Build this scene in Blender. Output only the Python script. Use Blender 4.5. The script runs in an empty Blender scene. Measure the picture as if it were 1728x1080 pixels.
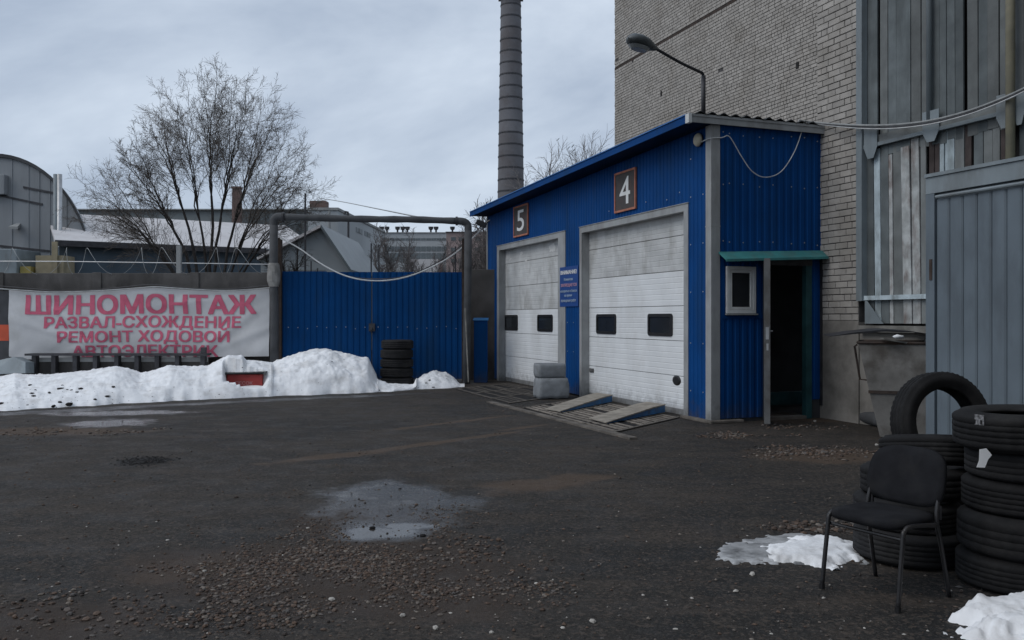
import bpy, math, random
from mathutils import Vector, Matrix, noise
random.seed(7)
SC = bpy.context.scene
COL = SC.collection

# ------------------------------------------------------------------ camera, sky, sun, exposure
F, H, CX, HY = 1480.0, 1.6, 864.0, 536.0          # focal length in photo pixels, eye height, principal column, horizon row
cam_d = bpy.data.cameras.new('camera'); cam = bpy.data.objects.new('camera', cam_d); COL.objects.link(cam)
cam.location = (0, 0, H); cam.rotation_euler = (math.radians(90), 0, 0)
cam_d.sensor_width = 36.0; cam_d.lens = 36.0*F/1728.0; cam_d.shift_y = -(540.0-HY)/1728.0
cam_d.clip_start = 0.05; cam_d.clip_end = 3000
SC.camera = cam
SC.cycles.max_bounces = 6; SC.cycles.diffuse_bounces = 3; SC.cycles.glossy_bounces = 3

SUN_EL, SUN_AZ = 46.0, 203.0      # degrees; azimuth measured from +X counter-clockwise (sun behind left of camera)
w = bpy.data.worlds.new('World'); SC.world = w; w.use_nodes = True
nt = w.node_tree; nt.nodes.clear()
def N(t, typ, **kw):
    n = t.nodes.new(typ)
    for k, v in kw.items(): setattr(n, k, v)
    return n
out = N(nt, 'ShaderNodeOutputWorld'); bg = N(nt, 'ShaderNodeBackground'); bg.inputs['Strength'].default_value = 0.1
sky = N(nt, 'ShaderNodeTexSky', sky_type='NISHITA', sun_disc=False)
sky.sun_elevation = math.radians(SUN_EL); sky.sun_rotation = math.radians(90-SUN_AZ)
tc = N(nt, 'ShaderNodeTexCoord'); sep = N(nt, 'ShaderNodeSeparateXYZ')
nt.links.new(tc.outputs['Generated'], sep.inputs[0])
zc = N(nt, 'ShaderNodeMath', operation='MAXIMUM'); zc.inputs[1].default_value = 0.0
nt.links.new(sep.outputs['Z'], zc.inputs[0])
za = N(nt, 'ShaderNodeMath', operation='ADD'); za.inputs[1].default_value = 0.34
nt.links.new(zc.outputs[0], za.inputs[0])
dx = N(nt, 'ShaderNodeMath', operation='DIVIDE'); dy = N(nt, 'ShaderNodeMath', operation='DIVIDE')
nt.links.new(sep.outputs['X'], dx.inputs[0]); nt.links.new(za.outputs[0], dx.inputs[1])
nt.links.new(sep.outputs['Y'], dy.inputs[0]); nt.links.new(za.outputs[0], dy.inputs[1])
cmb = N(nt, 'ShaderNodeCombineXYZ'); nt.links.new(dx.outputs[0], cmb.inputs[0]); nt.links.new(dy.outputs[0], cmb.inputs[1])
cl1 = N(nt, 'ShaderNodeTexNoise'); cl1.inputs['Scale'].default_value = 1.05; cl1.inputs['Detail'].default_value = 7; cl1.inputs['Roughness'].default_value = 0.55
cl1.inputs['Distortion'].default_value = 0.35
mp = N(nt, 'ShaderNodeMapping'); mp.inputs['Location'].default_value = (-2.6, 0.7, 0); mp.inputs['Scale'].default_value = (0.8, 1.0, 1)
nt.links.new(cmb.outputs[0], mp.inputs[0]); nt.links.new(mp.outputs[0], cl1.inputs['Vector'])
rp = N(nt, 'ShaderNodeValToRGB')
rp.color_ramp.elements[0].position = 0.39; rp.color_ramp.elements[0].color = (3.9, 4.7, 6.0, 1)
rp.color_ramp.elements[1].position = 0.585; rp.color_ramp.elements[1].color = (7.1, 8.0, 9.2, 1)
nt.links.new(cl1.outputs['Fac'], rp.inputs[0])
mx = N(nt, 'ShaderNodeMixRGB'); mx.inputs[0].default_value = 0.9
nt.links.new(sky.outputs[0], mx.inputs[1]); nt.links.new(rp.outputs[0], mx.inputs[2])
nt.links.new(mx.outputs[0], bg.inputs['Color']); nt.links.new(bg.outputs[0], out.inputs[0])

sl = bpy.data.lights.new('sun', 'SUN'); sl.energy = 1.15; sl.angle = math.radians(40); sl.color = (1.0, 0.965, 0.92)
so = bpy.data.objects.new('sun', sl); COL.objects.link(so)
_az, _el = math.radians(SUN_AZ), math.radians(SUN_EL)
_sd = Vector((math.cos(_az)*math.cos(_el), math.sin(_az)*math.cos(_el), math.sin(_el)))
so.rotation_euler = (-_sd).to_track_quat('-Z', 'Y').to_euler(); so.location = (-10, -10, 30)
vs = SC.view_settings; vs.view_transform = 'Standard'; vs.look = 'None'; vs.gamma = 1; vs.use_curve_mapping = False; vs.exposure = 0.0

# ------------------------------------------------------------------ placing helpers (a photo pixel to a point in the place)
def G(px, py, z=0.0):
    Y = (H-z)*F/(py-HY); return Vector(((px-CX)/F*Y, Y, z))
def P(px, py, Y): return Vector(((px-CX)/F*Y, Y, H-(py-HY)/F*Y))
def ZA(py, Y): return H-(py-HY)/F*Y
def XA(px, Y): return (px-CX)/F*Y
GR = G(1201.5, 714); GL_ = G(823, 638.6)          # right and left front corners of the garage
dv = (GL_-GR); LEN = dv.length; dv.normalize(); nv = Vector((dv.y, -dv.x, 0))   # along the front; into the building
PHI = math.atan2(dv.y, dv.x)
def Wp(s, o, z=0.0): return GR+dv*s-nv*o+Vector((0, 0, z))     # s along the front, o out of the front plane
def loc(p): q = p-GR; return (q.dot(dv), -q.dot(nv), p.z)
CAMP = Vector((0, 0, H))
def ray(px, py): return Vector(((px-CX)/F, 1, -(py-HY)/F))
def FR(px, py, o=0.0):
    r = ray(px, py); t = (GR-nv*o-CAMP).dot(nv)/r.dot(nv); return loc(CAMP+r*t)
def EN(px, py, s=0.0):
    r = ray(px, py); t = (GR+dv*s-CAMP).dot(dv)/r.dot(dv); return loc(CAMP+r*t)
def lerp_tab(tab, x):
    if x <= tab[0][0]: return tab[0][1]
    for (a, b), (c, e) in zip(tab, tab[1:]):
        if x <= c: return b+(e-b)*(x-a)/(c-a)
    return tab[-1][1]

# ------------------------------------------------------------------ mesh helpers
class MB:
    def __init__(s): s.v = []; s.f = []
    def box(s, x0, x1, y0, y1, z0, z1, m=None):
        b = len(s.v)
        for z in (z0, z1):
            for x, y in ((x0, y0), (x1, y0), (x1, y1), (x0, y1)):
                p = Vector((x, y, z)); s.v.append(m @ p if m else p)
        for q in ((0,3,2,1), (4,5,6,7), (0,1,5,4), (1,2,6,5), (2,3,7,6), (3,0,4,7)): s.f.append(tuple(b+i for i in q))
        return s
    def hexa(s, lo, hi):           # two quads of four points, bottom and top
        b = len(s.v); s.v += [Vector(p) for p in lo]+[Vector(p) for p in hi]
        for q in ((0,3,2,1), (4,5,6,7), (0,1,5,4), (1,2,6,5), (2,3,7,6), (3,0,4,7)): s.f.append(tuple(b+i for i in q))
        return s
    def prism(s, poly, a, b_):     # polygon of points, swept by vector b_ after shift a
        n = len(poly); b = len(s.v)
        s.v += [Vector(p)+Vector(a) for p in poly]+[Vector(p)+Vector(a)+Vector(b_) for p in poly]
        s.f.append(tuple(b+i for i in range(n))[::-1]); s.f.append(tuple(b+n+i for i in range(n)))
        for i in range(n): j = (i+1) % n; s.f.append((b+i, b+j, b+n+j, b+n+i))
        return s
    def tube(s, pts, r, n=8, caps=True):
        pts = [Vector(p) for p in pts]; m = len(pts)
        rs = r if isinstance(r, (list, tuple)) else [r]*m
        b = len(s.v); t0 = (pts[1]-pts[0]).normalized()
        u = t0.cross(Vector((0, 0, 1)))
        if u.length < 1e-3: u = t0.cross(Vector((1, 0, 0)))
        u.normalize()
        for i in range(m):
            t = (pts[min(i+1, m-1)]-pts[max(i-1, 0)])
            if t.length < 1e-9: t = t0
            t.normalize(); u = (u-t*u.dot(t))
            if u.length < 1e-6: u = t.orthogonal()
            u.normalize(); v = t.cross(u)
            for k in range(n):
                a = 2*math.pi*k/n; s.v.append(pts[i]+(u*math.cos(a)+v*math.sin(a))*rs[i])
        for i in range(m-1):
            for k in range(n):
                k2 = (k+1) % n; s.f.append((b+i*n+k, b+i*n+k2, b+(i+1)*n+k2, b+(i+1)*n+k))
        if caps:
            s.f.append(tuple(b+k for k in range(n))[::-1]); s.f.append(tuple(b+(m-1)*n+k for k in range(n)))
        return s
    def lathe(s, prof, n=32, c=(0,0,0), mod=None):   # profile (radius, z) around Z, closed when first==last
        b = len(s.v); m = len(prof); c = Vector(c)
        for i, (r, z) in enumerate(prof):
            for k in range(n):
                a = 2*math.pi*k/n; rr = r if mod is None else mod(i, k, r)
                s.v.append(c+Vector((rr*math.cos(a), rr*math.sin(a), z)))
        for i in range(m-1):
            for k in range(n):
                k2 = (k+1) % n; s.f.append((b+i*n+k, b+i*n+k2, b+(i+1)*n+k2, b+(i+1)*n+k))
        return s
    def build(s, name, mat, parent=None, smooth=False, off=None, bevel=0):
        me = bpy.data.meshes.new(name); v = s.v if off is None else [p-off for p in s.v]
        me.from_pydata([tuple(p) for p in v], [], s.f); me.update()
        if mat: me.materials.append(mat)
        if smooth:
            for p in me.polygons: p.use_smooth = True
        return mk(name, me, parent, bevel)
def mk(name, me, parent=None, bevel=0):
    o = bpy.data.objects.new(name, me); COL.objects.link(o)
    if parent: o.parent = parent
    if bevel:
        m = o.modifiers.new('bevel', 'BEVEL'); m.width = bevel; m.segments = 2; m.limit_method = 'ANGLE'
    return o
def tag(o, label=None, cat=None, group=None, kind=None):
    if label: o['label'] = label
    if cat: o['category'] = cat
    if group: o['group'] = group
    if kind: o['kind'] = kind
    return o
def empty(name, p, rz=0.0, label=None, cat=None, group=None):
    o = bpy.data.objects.new(name, None); COL.objects.link(o); o.location = p; o.rotation_euler = (0, 0, rz)
    o.empty_display_size = 0.1
    return tag(o, label, cat, group)
def spline(pts, k=8):
    pts = [Vector(p) for p in pts]; r = []
    for i in range(len(pts)-1):
        p0 = pts[max(i-1, 0)]; p1 = pts[i]; p2 = pts[i+1]; p3 = pts[min(i+2, len(pts)-1)]
        for j in range(k):
            t = j/k
            r.append(0.5*((2*p1)+(p2-p0)*t+(2*p0-5*p1+4*p2-p3)*t*t+(3*p1-p0-3*p2+p3)*t*t*t))
    r.append(pts[-1]); return r
def text_mesh(body, bold=0.0, res=4):
    cu = bpy.data.curves.new('lettering', 'FONT'); cu.body = body; cu.offset = bold; cu.resolution_u = res
    o = bpy.data.objects.new('lettering', cu); COL.objects.link(o)
    dg = bpy.context.evaluated_depsgraph_get(); dg.update()
    me = bpy.data.meshes.new_from_object(o.evaluated_get(dg)); bpy.data.objects.remove(o); return me
def fit_text(body, x0, x1, z0, z1, bold=0.0, cap=True, res=4):
    """flat lettering as (verts, faces) in the x-z plane (y = tiny layer offset), its capitals filling the given box"""
    me = text_mesh(body, 0.0, res); vs_ = [v.co.copy() for v in me.vertices]
    fs = [tuple(p.vertices) for p in me.polygons]; bpy.data.meshes.remove(me)
    xs = [v.x for v in vs_]; a, b = min(xs)-bold, max(xs)+bold
    if cap:
        mh = text_mesh('Н', 0.0, res); ys = [v.co.y for v in mh.vertices]; bpy.data.meshes.remove(mh)
    else: ys = [v.y for v in vs_]
    c, e = min(ys), max(ys); V, Fc = [], []
    sh = [(0, 0)] if bold <= 0 else [(0, 0), (-bold, 0), (-bold*.5, 0), (bold*.5, 0), (bold, 0), (-bold, bold*.5), (bold, bold*.5), (-bold, -bold*.5), (bold, -bold*.5)]
    for k, (sx, sy) in enumerate(sh):
        n0 = len(V); c2, e2 = c-bold*.5, e+bold*.5
        V += [Vector((x0+(v.x+sx-a)/(b-a)*(x1-x0), 0.0006*k, z0+(v.y+sy-c2)/(e2-c2)*(z1-z0))) for v in vs_]; Fc += [tuple(n0+i for i in f_) for f_ in fs]
    return V, Fc

# ------------------------------------------------------------------ materials
def mat(name, col, rough=0.75, metal=0.0, var=0.18, scale=3.0, bump=0.15, bscale=60.0, spec=0.4, dirt=None, dscale=1.2, damt=0.5,
        rand=0.0, streak=0.0, detail=4, mud=0.0, island=0.0):
    m = bpy.data.materials.new(name); m.use_nodes = True; t = m.node_tree; b = t.nodes['Principled BSDF']
    b.inputs['Roughness'].default_value = rough; b.inputs['Metallic'].default_value = metal
    b.inputs['Specular IOR Level'].default_value = spec
    geo = N(t, 'ShaderNodeNewGeometry')
    n1 = N(t, 'ShaderNodeTexNoise'); n1.inputs['Scale'].default_value = scale; n1.inputs['Detail'].default_value = detail
    t.links.new(geo.outputs['Position'], n1.inputs['Vector'])
    r1 = N(t, 'ShaderNodeMapRange'); r1.inputs[1].default_value = 0.3; r1.inputs[2].default_value = 0.7
    r1.inputs[3].default_value = 1-var; r1.inputs[4].default_value = 1+var
    t.links.new(n1.outputs['Fac'], r1.inputs[0])
    hv = N(t, 'ShaderNodeMixRGB', blend_type='MULTIPLY'); hv.inputs[0].default_value = 1
    hv.inputs[1].default_value = (*col, 1); t.links.new(r1.outputs[0], hv.inputs[2]); cur = hv.outputs[0]
    if rand:
        oi = N(t, 'ShaderNodeObjectInfo'); rr = N(t, 'ShaderNodeMapRange'); rr.inputs[3].default_value = 1-rand; rr.inputs[4].default_value = 1+rand
        t.links.new(oi.outputs['Random'], rr.inputs[0])
        h2 = N(t, 'ShaderNodeMixRGB', blend_type='MULTIPLY'); h2.inputs[0].default_value = 1
        t.links.new(cur, h2.inputs[1]); t.links.new(rr.outputs[0], h2.inputs[2]); cur = h2.outputs[0]
    if dirt:
        n2 = N(t, 'ShaderNodeTexNoise'); n2.inputs['Scale'].default_value = dscale; n2.inputs['Detail'].default_value = 5; n2.inputs['Roughness'].default_value = 0.65
        if streak:
            mpp = N(t, 'ShaderNodeMapping'); mpp.inputs['Scale'].default_value = (1, 1, streak)
            t.links.new(geo.outputs['Position'], mpp.inputs[0]); t.links.new(mpp.outputs[0], n2.inputs['Vector'])
        else: t.links.new(geo.outputs['Position'], n2.inputs['Vector'])
        r2 = N(t, 'ShaderNodeMapRange'); r2.inputs[1].default_value = 0.48; r2.inputs[2].default_value = 0.68; r2.inputs[4].default_value = damt
        t.links.new(n2.outputs['Fac'], r2.inputs[0])
        md = N(t, 'ShaderNodeMixRGB'); md.inputs[2].default_value = (*dirt, 1)
        t.links.new(r2.outputs[0], md.inputs[0]); t.links.new(cur, md.inputs[1]); cur = md.outputs[0]
    if island:
        rr = N(t, 'ShaderNodeMapRange'); rr.inputs[3].default_value = 1-island; rr.inputs[4].default_value = 1+island; t.links.new(geo.outputs['Random Per Island'], rr.inputs[0])
        h3 = N(t, 'ShaderNodeMixRGB', blend_type='MULTIPLY'); h3.inputs[0].default_value = 1; t.links.new(cur, h3.inputs[1]); t.links.new(rr.outputs[0], h3.inputs[2]); cur = h3.outputs[0]
    if mud:      # splashed mud along the foot of the sheet
        sx = N(t, 'ShaderNodeSeparateXYZ'); t.links.new(geo.outputs['Position'], sx.inputs[0])
        n4 = N(t, 'ShaderNodeTexNoise'); n4.inputs['Scale'].default_value = 7; n4.inputs['Detail'].default_value = 6; n4.inputs['Roughness'].default_value = 0.7; t.links.new(geo.outputs['Position'], n4.inputs['Vector'])
        ad_ = N(t, 'ShaderNodeMath', operation='MULTIPLY_ADD'); ad_.inputs[1].default_value = 1.3; t.links.new(n4.outputs['Fac'], ad_.inputs[0]); 
        ng = N(t, 'ShaderNodeMath', operation='MULTIPLY'); ng.inputs[1].default_value = -1.6; t.links.new(sx.outputs['Z'], ng.inputs[0]); t.links.new(ng.outputs[0], ad_.inputs[2])
        r4 = N(t, 'ShaderNodeMapRange'); r4.inputs[1].default_value = 0.15; r4.inputs[2].default_value = 0.75; r4.inputs[4].default_value = mud; t.links.new(ad_.outputs[0], r4.inputs[0])
        mm4 = N(t, 'ShaderNodeMixRGB'); mm4.inputs[2].default_value = (0.055, 0.050, 0.045, 1); t.links.new(r4.outputs[0], mm4.inputs[0]); t.links.new(cur, mm4.inputs[1]); cur = mm4.outputs[0]
    t.links.new(cur, b.inputs['Base Color'])
    if bump:
        n3 = N(t, 'ShaderNodeTexNoise'); n3.inputs['Scale'].default_value = bscale; n3.inputs['Detail'].default_value = 4
        t.links.new(geo.outputs['Position'], n3.inputs['Vector'])
        bp = N(t, 'ShaderNodeBump'); bp.inputs['Strength'].default_value = bump; bp.inputs['Distance'].default_value = 0.01
        t.links.new(n3.outputs['Fac'], bp.inputs['Height']); t.links.new(bp.outputs[0], b.inputs['Normal'])
    return m
M = {}
M['blue'] = mat('blue_sheet', (0.002, 0.050, 0.190), 0.6, 0, 0.12, 1.5, 0.05, 8, 0.1, (0.010, 0.040, 0.10), 2.2, 0.5, streak=0.25, mud=0.6)
M['blue_gate'] = mat('blue_gate', (0.0016, 0.042, 0.148), 0.65, 0, 0.12, 1.2, 0.05, 6, 0.08, (0.010, 0.034, 0.075), 2.0, 0.5, streak=0.2, mud=0.6)
M['blue_paint'] = mat('blue_paint', (0.02, 0.13, 0.32), 0.5, 0, 0.25, 5, 0.1, 30, 0.4, (0.05, 0.05, 0.05), 6, 0.6)
M['trim'] = mat('grey_trim', (0.31, 0.32, 0.325), 0.5, 0.0, 0.1, 4, 0.06, 12, 0.4, (0.15, 0.145, 0.135), 2.5, 0.55, streak=0.3, mud=0.6)
M['white_trim'] = mat('white_trim', (0.6, 0.61, 0.6), 0.5, 0, 0.1, 6, 0.05, 30)
M['door_white'] = mat('door_white', (0.70, 0.72, 0.735), 0.5, 0, 0.06, 2, 0.05, 90, 0.4, (0.50, 0.495, 0.48), 1.4, 0.4, streak=0.6, mud=0.5)
M['door_grime_shade'] = mat('door_grimy_shaded', (0.50, 0.51, 0.51), 0.65, 0, 0.14, 3, 0.08, 90, 0.3, (0.30, 0.295, 0.28), 2.6, 0.7, streak=0.5)  # grey film plus the shade of the eave, both put into this colour
M['flake'] = mat('bare_flake', (0.62, 0.62, 0.61), 0.6, 0, 0.1, 9, 0.05, 60)
M['rubber'] = mat('rubber_seal', (0.10, 0.10, 0.10), 0.8, 0, 0.2, 6, 0.1, 40)
M['black'] = mat('black_plastic', (0.012, 0.012, 0.013), 0.4, 0, 0.2, 6, 0.05, 40)
M['pane'] = mat('dark_glass', (0.02, 0.023, 0.026), 0.12, 0, 0.2, 3, 0.02, 10, 0.5)
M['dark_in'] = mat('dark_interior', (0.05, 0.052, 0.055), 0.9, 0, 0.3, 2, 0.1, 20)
M['teal'] = mat('teal_paint', (0.045, 0.20, 0.20), 0.55, 0, 0.2, 5, 0.08, 30, 0.4, (0.10, 0.13, 0.12), 4, 0.5)
M['teal_dark'] = mat('dark_teal', (0.022, 0.075, 0.082), 0.6, 0, 0.25, 5, 0.08, 30, 0.3)
M['roof_dark'] = mat('dark_roof', (0.05, 0.052, 0.056), 0.55, 0.3, 0.25, 3, 0.1, 20)
M['concrete'] = mat('old_concrete', (0.095, 0.09, 0.087), 0.9, 0, 0.28, 1.6, 0.5, 35, 0.2, (0.038, 0.036, 0.035), 1.3, 0.75, streak=0.4)
M['concrete_lt'] = mat('pale_concrete', (0.30, 0.31, 0.31), 0.9, 0, 0.18, 0.7, 0.3, 20, 0.2, (0.19, 0.195, 0.195), 0.9, 0.6, streak=0.3)
M['plinth'] = mat('plinth_render', (0.26, 0.245, 0.225), 0.9, 0, 0.2, 1.6, 0.4, 40, 0.2, (0.09, 0.085, 0.075), 1.1, 0.7)
M['brick'] = mat('silicate_brick', (0.355, 0.335, 0.310), 0.9, 0, 0.14, 5, 0.35, 70, 0.2, (0.235, 0.212, 0.185), 0.8, 0.6, rand=0.13, island=0.10)
M['mortar'] = mat('mortar', (0.095, 0.092, 0.092), 0.95, 0, 0.3, 9, 0.5, 80, 0.1)
M['steel_grey'] = mat('grey_painted_steel', (0.20, 0.235, 0.255), 0.55, 0.0, 0.15, 2.5, 0.08, 20, 0.4, (0.12, 0.125, 0.125), 2.0, 0.55, streak=0.3)
M['shed_blue'] = mat('blue_grey_paint', (0.122, 0.152, 0.178), 0.5, 0.0, 0.12, 2.0, 0.06, 14, 0.4, (0.075, 0.092, 0.108), 2.2, 0.7, streak=0.3)
M['leaf_grey'] = mat('leaf_grey', (0.12, 0.122, 0.125), 0.6, 0.0, 0.2, 6, 0.1, 30, 0.3, (0.07, 0.06, 0.05), 5, 0.6)
M['rust'] = mat('rusty_steel', (0.05, 0.040, 0.036), 0.85, 0.1, 0.35, 8, 0.3, 60, 0.2, (0.085, 0.055, 0.04), 5, 0.6)
M['dark_steel'] = mat('dark_steel', (0.045, 0.045, 0.05), 0.55, 0.3, 0.3, 6, 0.1, 40)
M['galv'] = mat('galvanised_steel', (0.42, 0.43, 0.44), 0.45, 0.6, 0.15, 4, 0.05, 30)
M['pipe'] = mat('pipe_wrap', (0.075, 0.078, 0.083), 0.8, 0.0, 0.35, 3, 0.5, 25, 0.3, (0.05, 0.05, 0.052), 3, 0.6)
M['pipe_lt'] = mat('loose_wrap', (0.22, 0.215, 0.205), 0.85, 0, 0.3, 5, 0.6, 25, 0.2)
M['wood_old'] = mat('weathered_wood', (0.205, 0.20, 0.185), 0.85, 0, 0.3, 5, 0.4, 50, 0.2, (0.09, 0.085, 0.078), 3, 0.6)
M['tyre'] = mat('tyre_rubber', (0.0135, 0.0135, 0.0145), 0.8, 0, 0.3, 6, 0.25, 90, 0.22, (0.030, 0.029, 0.028), 3.0, 0.6, rand=0.25)
M['cloth'] = mat('black_fabric', (0.016, 0.0165, 0.019), 0.95, 0, 0.2, 9, 0.3, 300, 0.1, (0.035, 0.034, 0.033), 4, 0.4)
M['tube_black'] = mat('black_tube', (0.02, 0.02, 0.022), 0.4, 0.1, 0.2, 9, 0.05, 80, 0.5, (0.06, 0.05, 0.045), 8, 0.4)
M['paper'] = mat('paper', (0.75, 0.76, 0.77), 0.8, 0, 0.05, 9, 0.05, 60)
M['cable'] = mat('grey_cable', (0.30, 0.31, 0.31), 0.6, 0, 0.2, 9, 0.0)
M['cable_dark'] = mat('dark_cable', (0.05, 0.05, 0.055), 0.6, 0, 0.2, 9, 0.0)
M['cable_white'] = mat('white_cable', (0.52, 0.53, 0.53), 0.6, 0, 0.15, 9, 0.0)
M['red_box'] = mat('red_box', (0.30, 0.035, 0.032), 0.6, 0, 0.2, 6, 0.08, 40)
M['pink_print'] = mat('pink_letters', (0.52, 0.12, 0.185), 0.8, 0, 0.12, 6, 0.0, spec=0.2)
M['banner'] = mat('banner_vinyl', (0.52, 0.525, 0.535), 0.7, 0, 0.06, 2, 0.08, 12, 0.25, (0.38, 0.38, 0.37), 1.3, 0.5)
M['orange'] = mat('orange_print', (0.50, 0.085, 0.04), 0.7, 0, 0.1, 5, 0.0)
M['charcoal'] = mat('charcoal_vinyl', (0.05, 0.052, 0.058), 0.75, 0, 0.2, 4, 0.05)
M['sign_board'] = mat('sign_board', (0.062, 0.058, 0.058), 0.7, 0, 0.2, 6, 0.05, dirt=(0.10, 0.055, 0.045), dscale=5, damt=0.5)
M['sign_frame'] = mat('orange_frame', (0.40, 0.155, 0.10), 0.7, 0, 0.25, 9, 0.1)
M['sign_white'] = mat('white_digit', (0.72, 0.73, 0.73), 0.7, 0, 0.06, 9, 0.0)
M['warn_blue'] = mat('warning_blue', (0.010, 0.055, 0.22), 0.5, 0, 0.08, 5, 0.0)
M['warn_text'] = mat('warning_print', (0.42, 0.52, 0.66), 0.6, 0, 0.05, 5, 0.0)
M['warn_pink'] = mat('warning_pink', (0.62, 0.36, 0.46), 0.6, 0, 0.05, 5, 0.0)
M['cream'] = mat('cream_plastic', (0.50, 0.46, 0.36), 0.5, 0, 0.12, 20, 0.05)
M['grey_felt'] = mat('grey_felt', (0.235, 0.25, 0.265), 0.95, 0, 0.12, 9, 0.8, 120, 0.1, (0.15, 0.155, 0.16), 4, 0.6)
M['ramp_top'] = mat('ramp_tread', (0.27, 0.245, 0.21), 0.85, 0, 0.25, 6, 0.4, 60, 0.2, (0.15, 0.135, 0.115), 5, 0.6)
M['grate'] = mat('worn_timber_bar', (0.21, 0.185, 0.16), 0.85, 0, 0.3, 8, 0.3, 60, 0.2, (0.06, 0.055, 0.05), 5, 0.6, rand=0.25)
M['grate_dull'] = mat('dull_timber_bar', (0.085, 0.076, 0.068), 0.9, 0, 0.3, 8, 0.3, 60, 0.15, (0.04, 0.038, 0.036), 5, 0.6, rand=0.25)
M['kerb'] = mat('grate_kerb', (0.14, 0.125, 0.11), 0.9, 0, 0.3, 5, 0.4, 50, 0.2, (0.06, 0.055, 0.05), 3, 0.7)
M['bark'] = mat('bark', (0.048, 0.043, 0.040), 0.95, 0, 0.25, 4, 0.2, 30, 0.1)
M['bark_far'] = mat('far_twigs', (0.13, 0.118, 0.115), 0.95, 0, 0.2, 2, 0.0, spec=0.1)
M['birch'] = mat('birch_twigs', (0.21, 0.195, 0.19), 0.95, 0, 0.2, 2, 0.0, spec=0.1)
M['hangar'] = mat('hangar_sheet', (0.235, 0.25, 0.265), 0.6, 0.1, 0.12, 0.5, 0.05, 5, 0.3, (0.17, 0.18, 0.19), 0.9, 0.7, streak=0.15)
M['barn_wall'] = mat('barn_wall', (0.075, 0.10, 0.125), 0.8, 0, 0.2, 0.6, 0.1, 10, 0.2)
M['snow_roof'] = mat('snowy_roof', (0.55, 0.54, 0.545), 0.9, 0, 0.12, 0.5, 0.2, 6, 0.2, (0.36, 0.34, 0.34), 0.5, 0.6)
M['house'] = mat('house_siding', (0.25, 0.275, 0.29), 0.8, 0, 0.12, 0.6, 0.1, 10, 0.2)
M['far_dark'] = mat('far_windows', (0.11, 0.13, 0.14), 0.4, 0, 0.2, 1.0, 0.0)
M['far_wall'] = mat('far_concrete', (0.36, 0.385, 0.40), 0.85, 0, 0.12, 0.2, 0.0)
M['far_pink'] = mat('far_brick', (0.30, 0.235, 0.225), 0.9, 0, 0.15, 0.6, 0.0)
M['far_brick'] = mat('dull_red_brick', (0.14, 0.095, 0.085), 0.9, 0, 0.2, 1.5, 0.1)
M['tan'] = mat('tan_block', (0.27, 0.235, 0.16), 0.9, 0, 0.2, 2, 0.2)
M['chimney'] = mat('chimney_brick', (0.150, 0.150, 0.162), 0.9, 0, 0.18, 0.35, 0.2, 3, 0.2, (0.11, 0.098, 0.098), 0.4, 0.7)
M['bird'] = mat('bird_feathers', (0.02, 0.02, 0.022), 0.8, 0, 0.2, 9, 0.0)
M['stone'] = mat('brown_gravel', (0.115, 0.092, 0.080), 0.9, 0, 0.55, 14, 0.3, 120, 0.25, (0.19, 0.17, 0.155), 22, 0.7, detail=2)
_t = M['stone'].node_tree; _b = _t.nodes['Principled BSDF']; _g = N(_t, 'ShaderNodeNewGeometry'); _r = N(_t, 'ShaderNodeValToRGB'); _e = _r.color_ramp.elements
_e[0].position = 0.0; _e[0].color = (0.040, 0.036, 0.034, 1); _e[1].position = 1.0; _e[1].color = (0.21, 0.185, 0.16, 1)
for _p, _c in ((0.3, (0.080, 0.058, 0.047, 1)), (0.55, (0.125, 0.086, 0.064, 1)), (0.78, (0.105, 0.098, 0.094, 1)), (0.93, (0.15, 0.125, 0.105, 1))): _r.color_ramp.elements.new(_p).color = _c
_t.links.new(_g.outputs['Random Per Island'], _r.inputs[0]); _t.links.new(_r.outputs[0], _b.inputs['Base Color'])
M['stone_dark'] = mat('black_debris', (0.018, 0.017, 0.017), 0.9, 0, 0.4, 18, 0.2, 100, 0.2)
M['clod'] = mat('dark_clods', (0.03, 0.026, 0.024), 0.95, 0, 0.4, 18, 0.2, 100, 0.2)
M['litter'] = mat('pale_stone', (0.40, 0.38, 0.35), 0.9, 0, 0.3, 18, 0.2, 100, 0.2)
# planks: several weathered paints
PL = [mat('plank_a', (0.128, 0.146, 0.152), 0.8, 0, 0.22, 3.5, 0.35, 40, 0.2, (0.08, 0.09, 0.092), 3, 0.7, rand=0.24, streak=0.15),
      mat('plank_b', (0.168, 0.180, 0.180), 0.8, 0, 0.22, 3.5, 0.35, 40, 0.2, (0.10, 0.105, 0.105), 3, 0.7, rand=0.24, streak=0.15),
      mat('plank_pale', (0.44, 0.52, 0.56), 0.8, 0, 0.2, 5, 0.4, 40, 0.2, (0.17, 0.19, 0.19), 5, 0.7, rand=0.1, streak=0.3),
      mat('plank_worn', (0.40, 0.42, 0.42), 0.85, 0, 0.3, 6, 0.5, 40, 0.2, (0.13, 0.08, 0.065), 4.5, 0.75, rand=0.1, streak=0.4),
      mat('plank_brown', (0.062, 0.050, 0.048), 0.85, 0, 0.3, 5, 0.4, 40, 0.2, (0.10, 0.085, 0.08), 4, 0.6, rand=0.15, streak=0.3)]
M['plank_back'] = mat('gallery_dark', (0.018, 0.017, 0.017), 0.95, 0, 0.3, 2, 0.0)
M['ochre'] = mat('ochre_pipe', (0.21, 0.195, 0.14), 0.7, 0, 0.2, 4, 0.1, 30, 0.3, (0.15, 0.15, 0.14), 3, 0.6)
M['bin'] = mat('bin_steel', (0.20, 0.195, 0.185), 0.8, 0.0, 0.3, 3.5, 0.3, 30, 0.3, (0.085, 0.075, 0.065), 2.2, 0.8)

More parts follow.
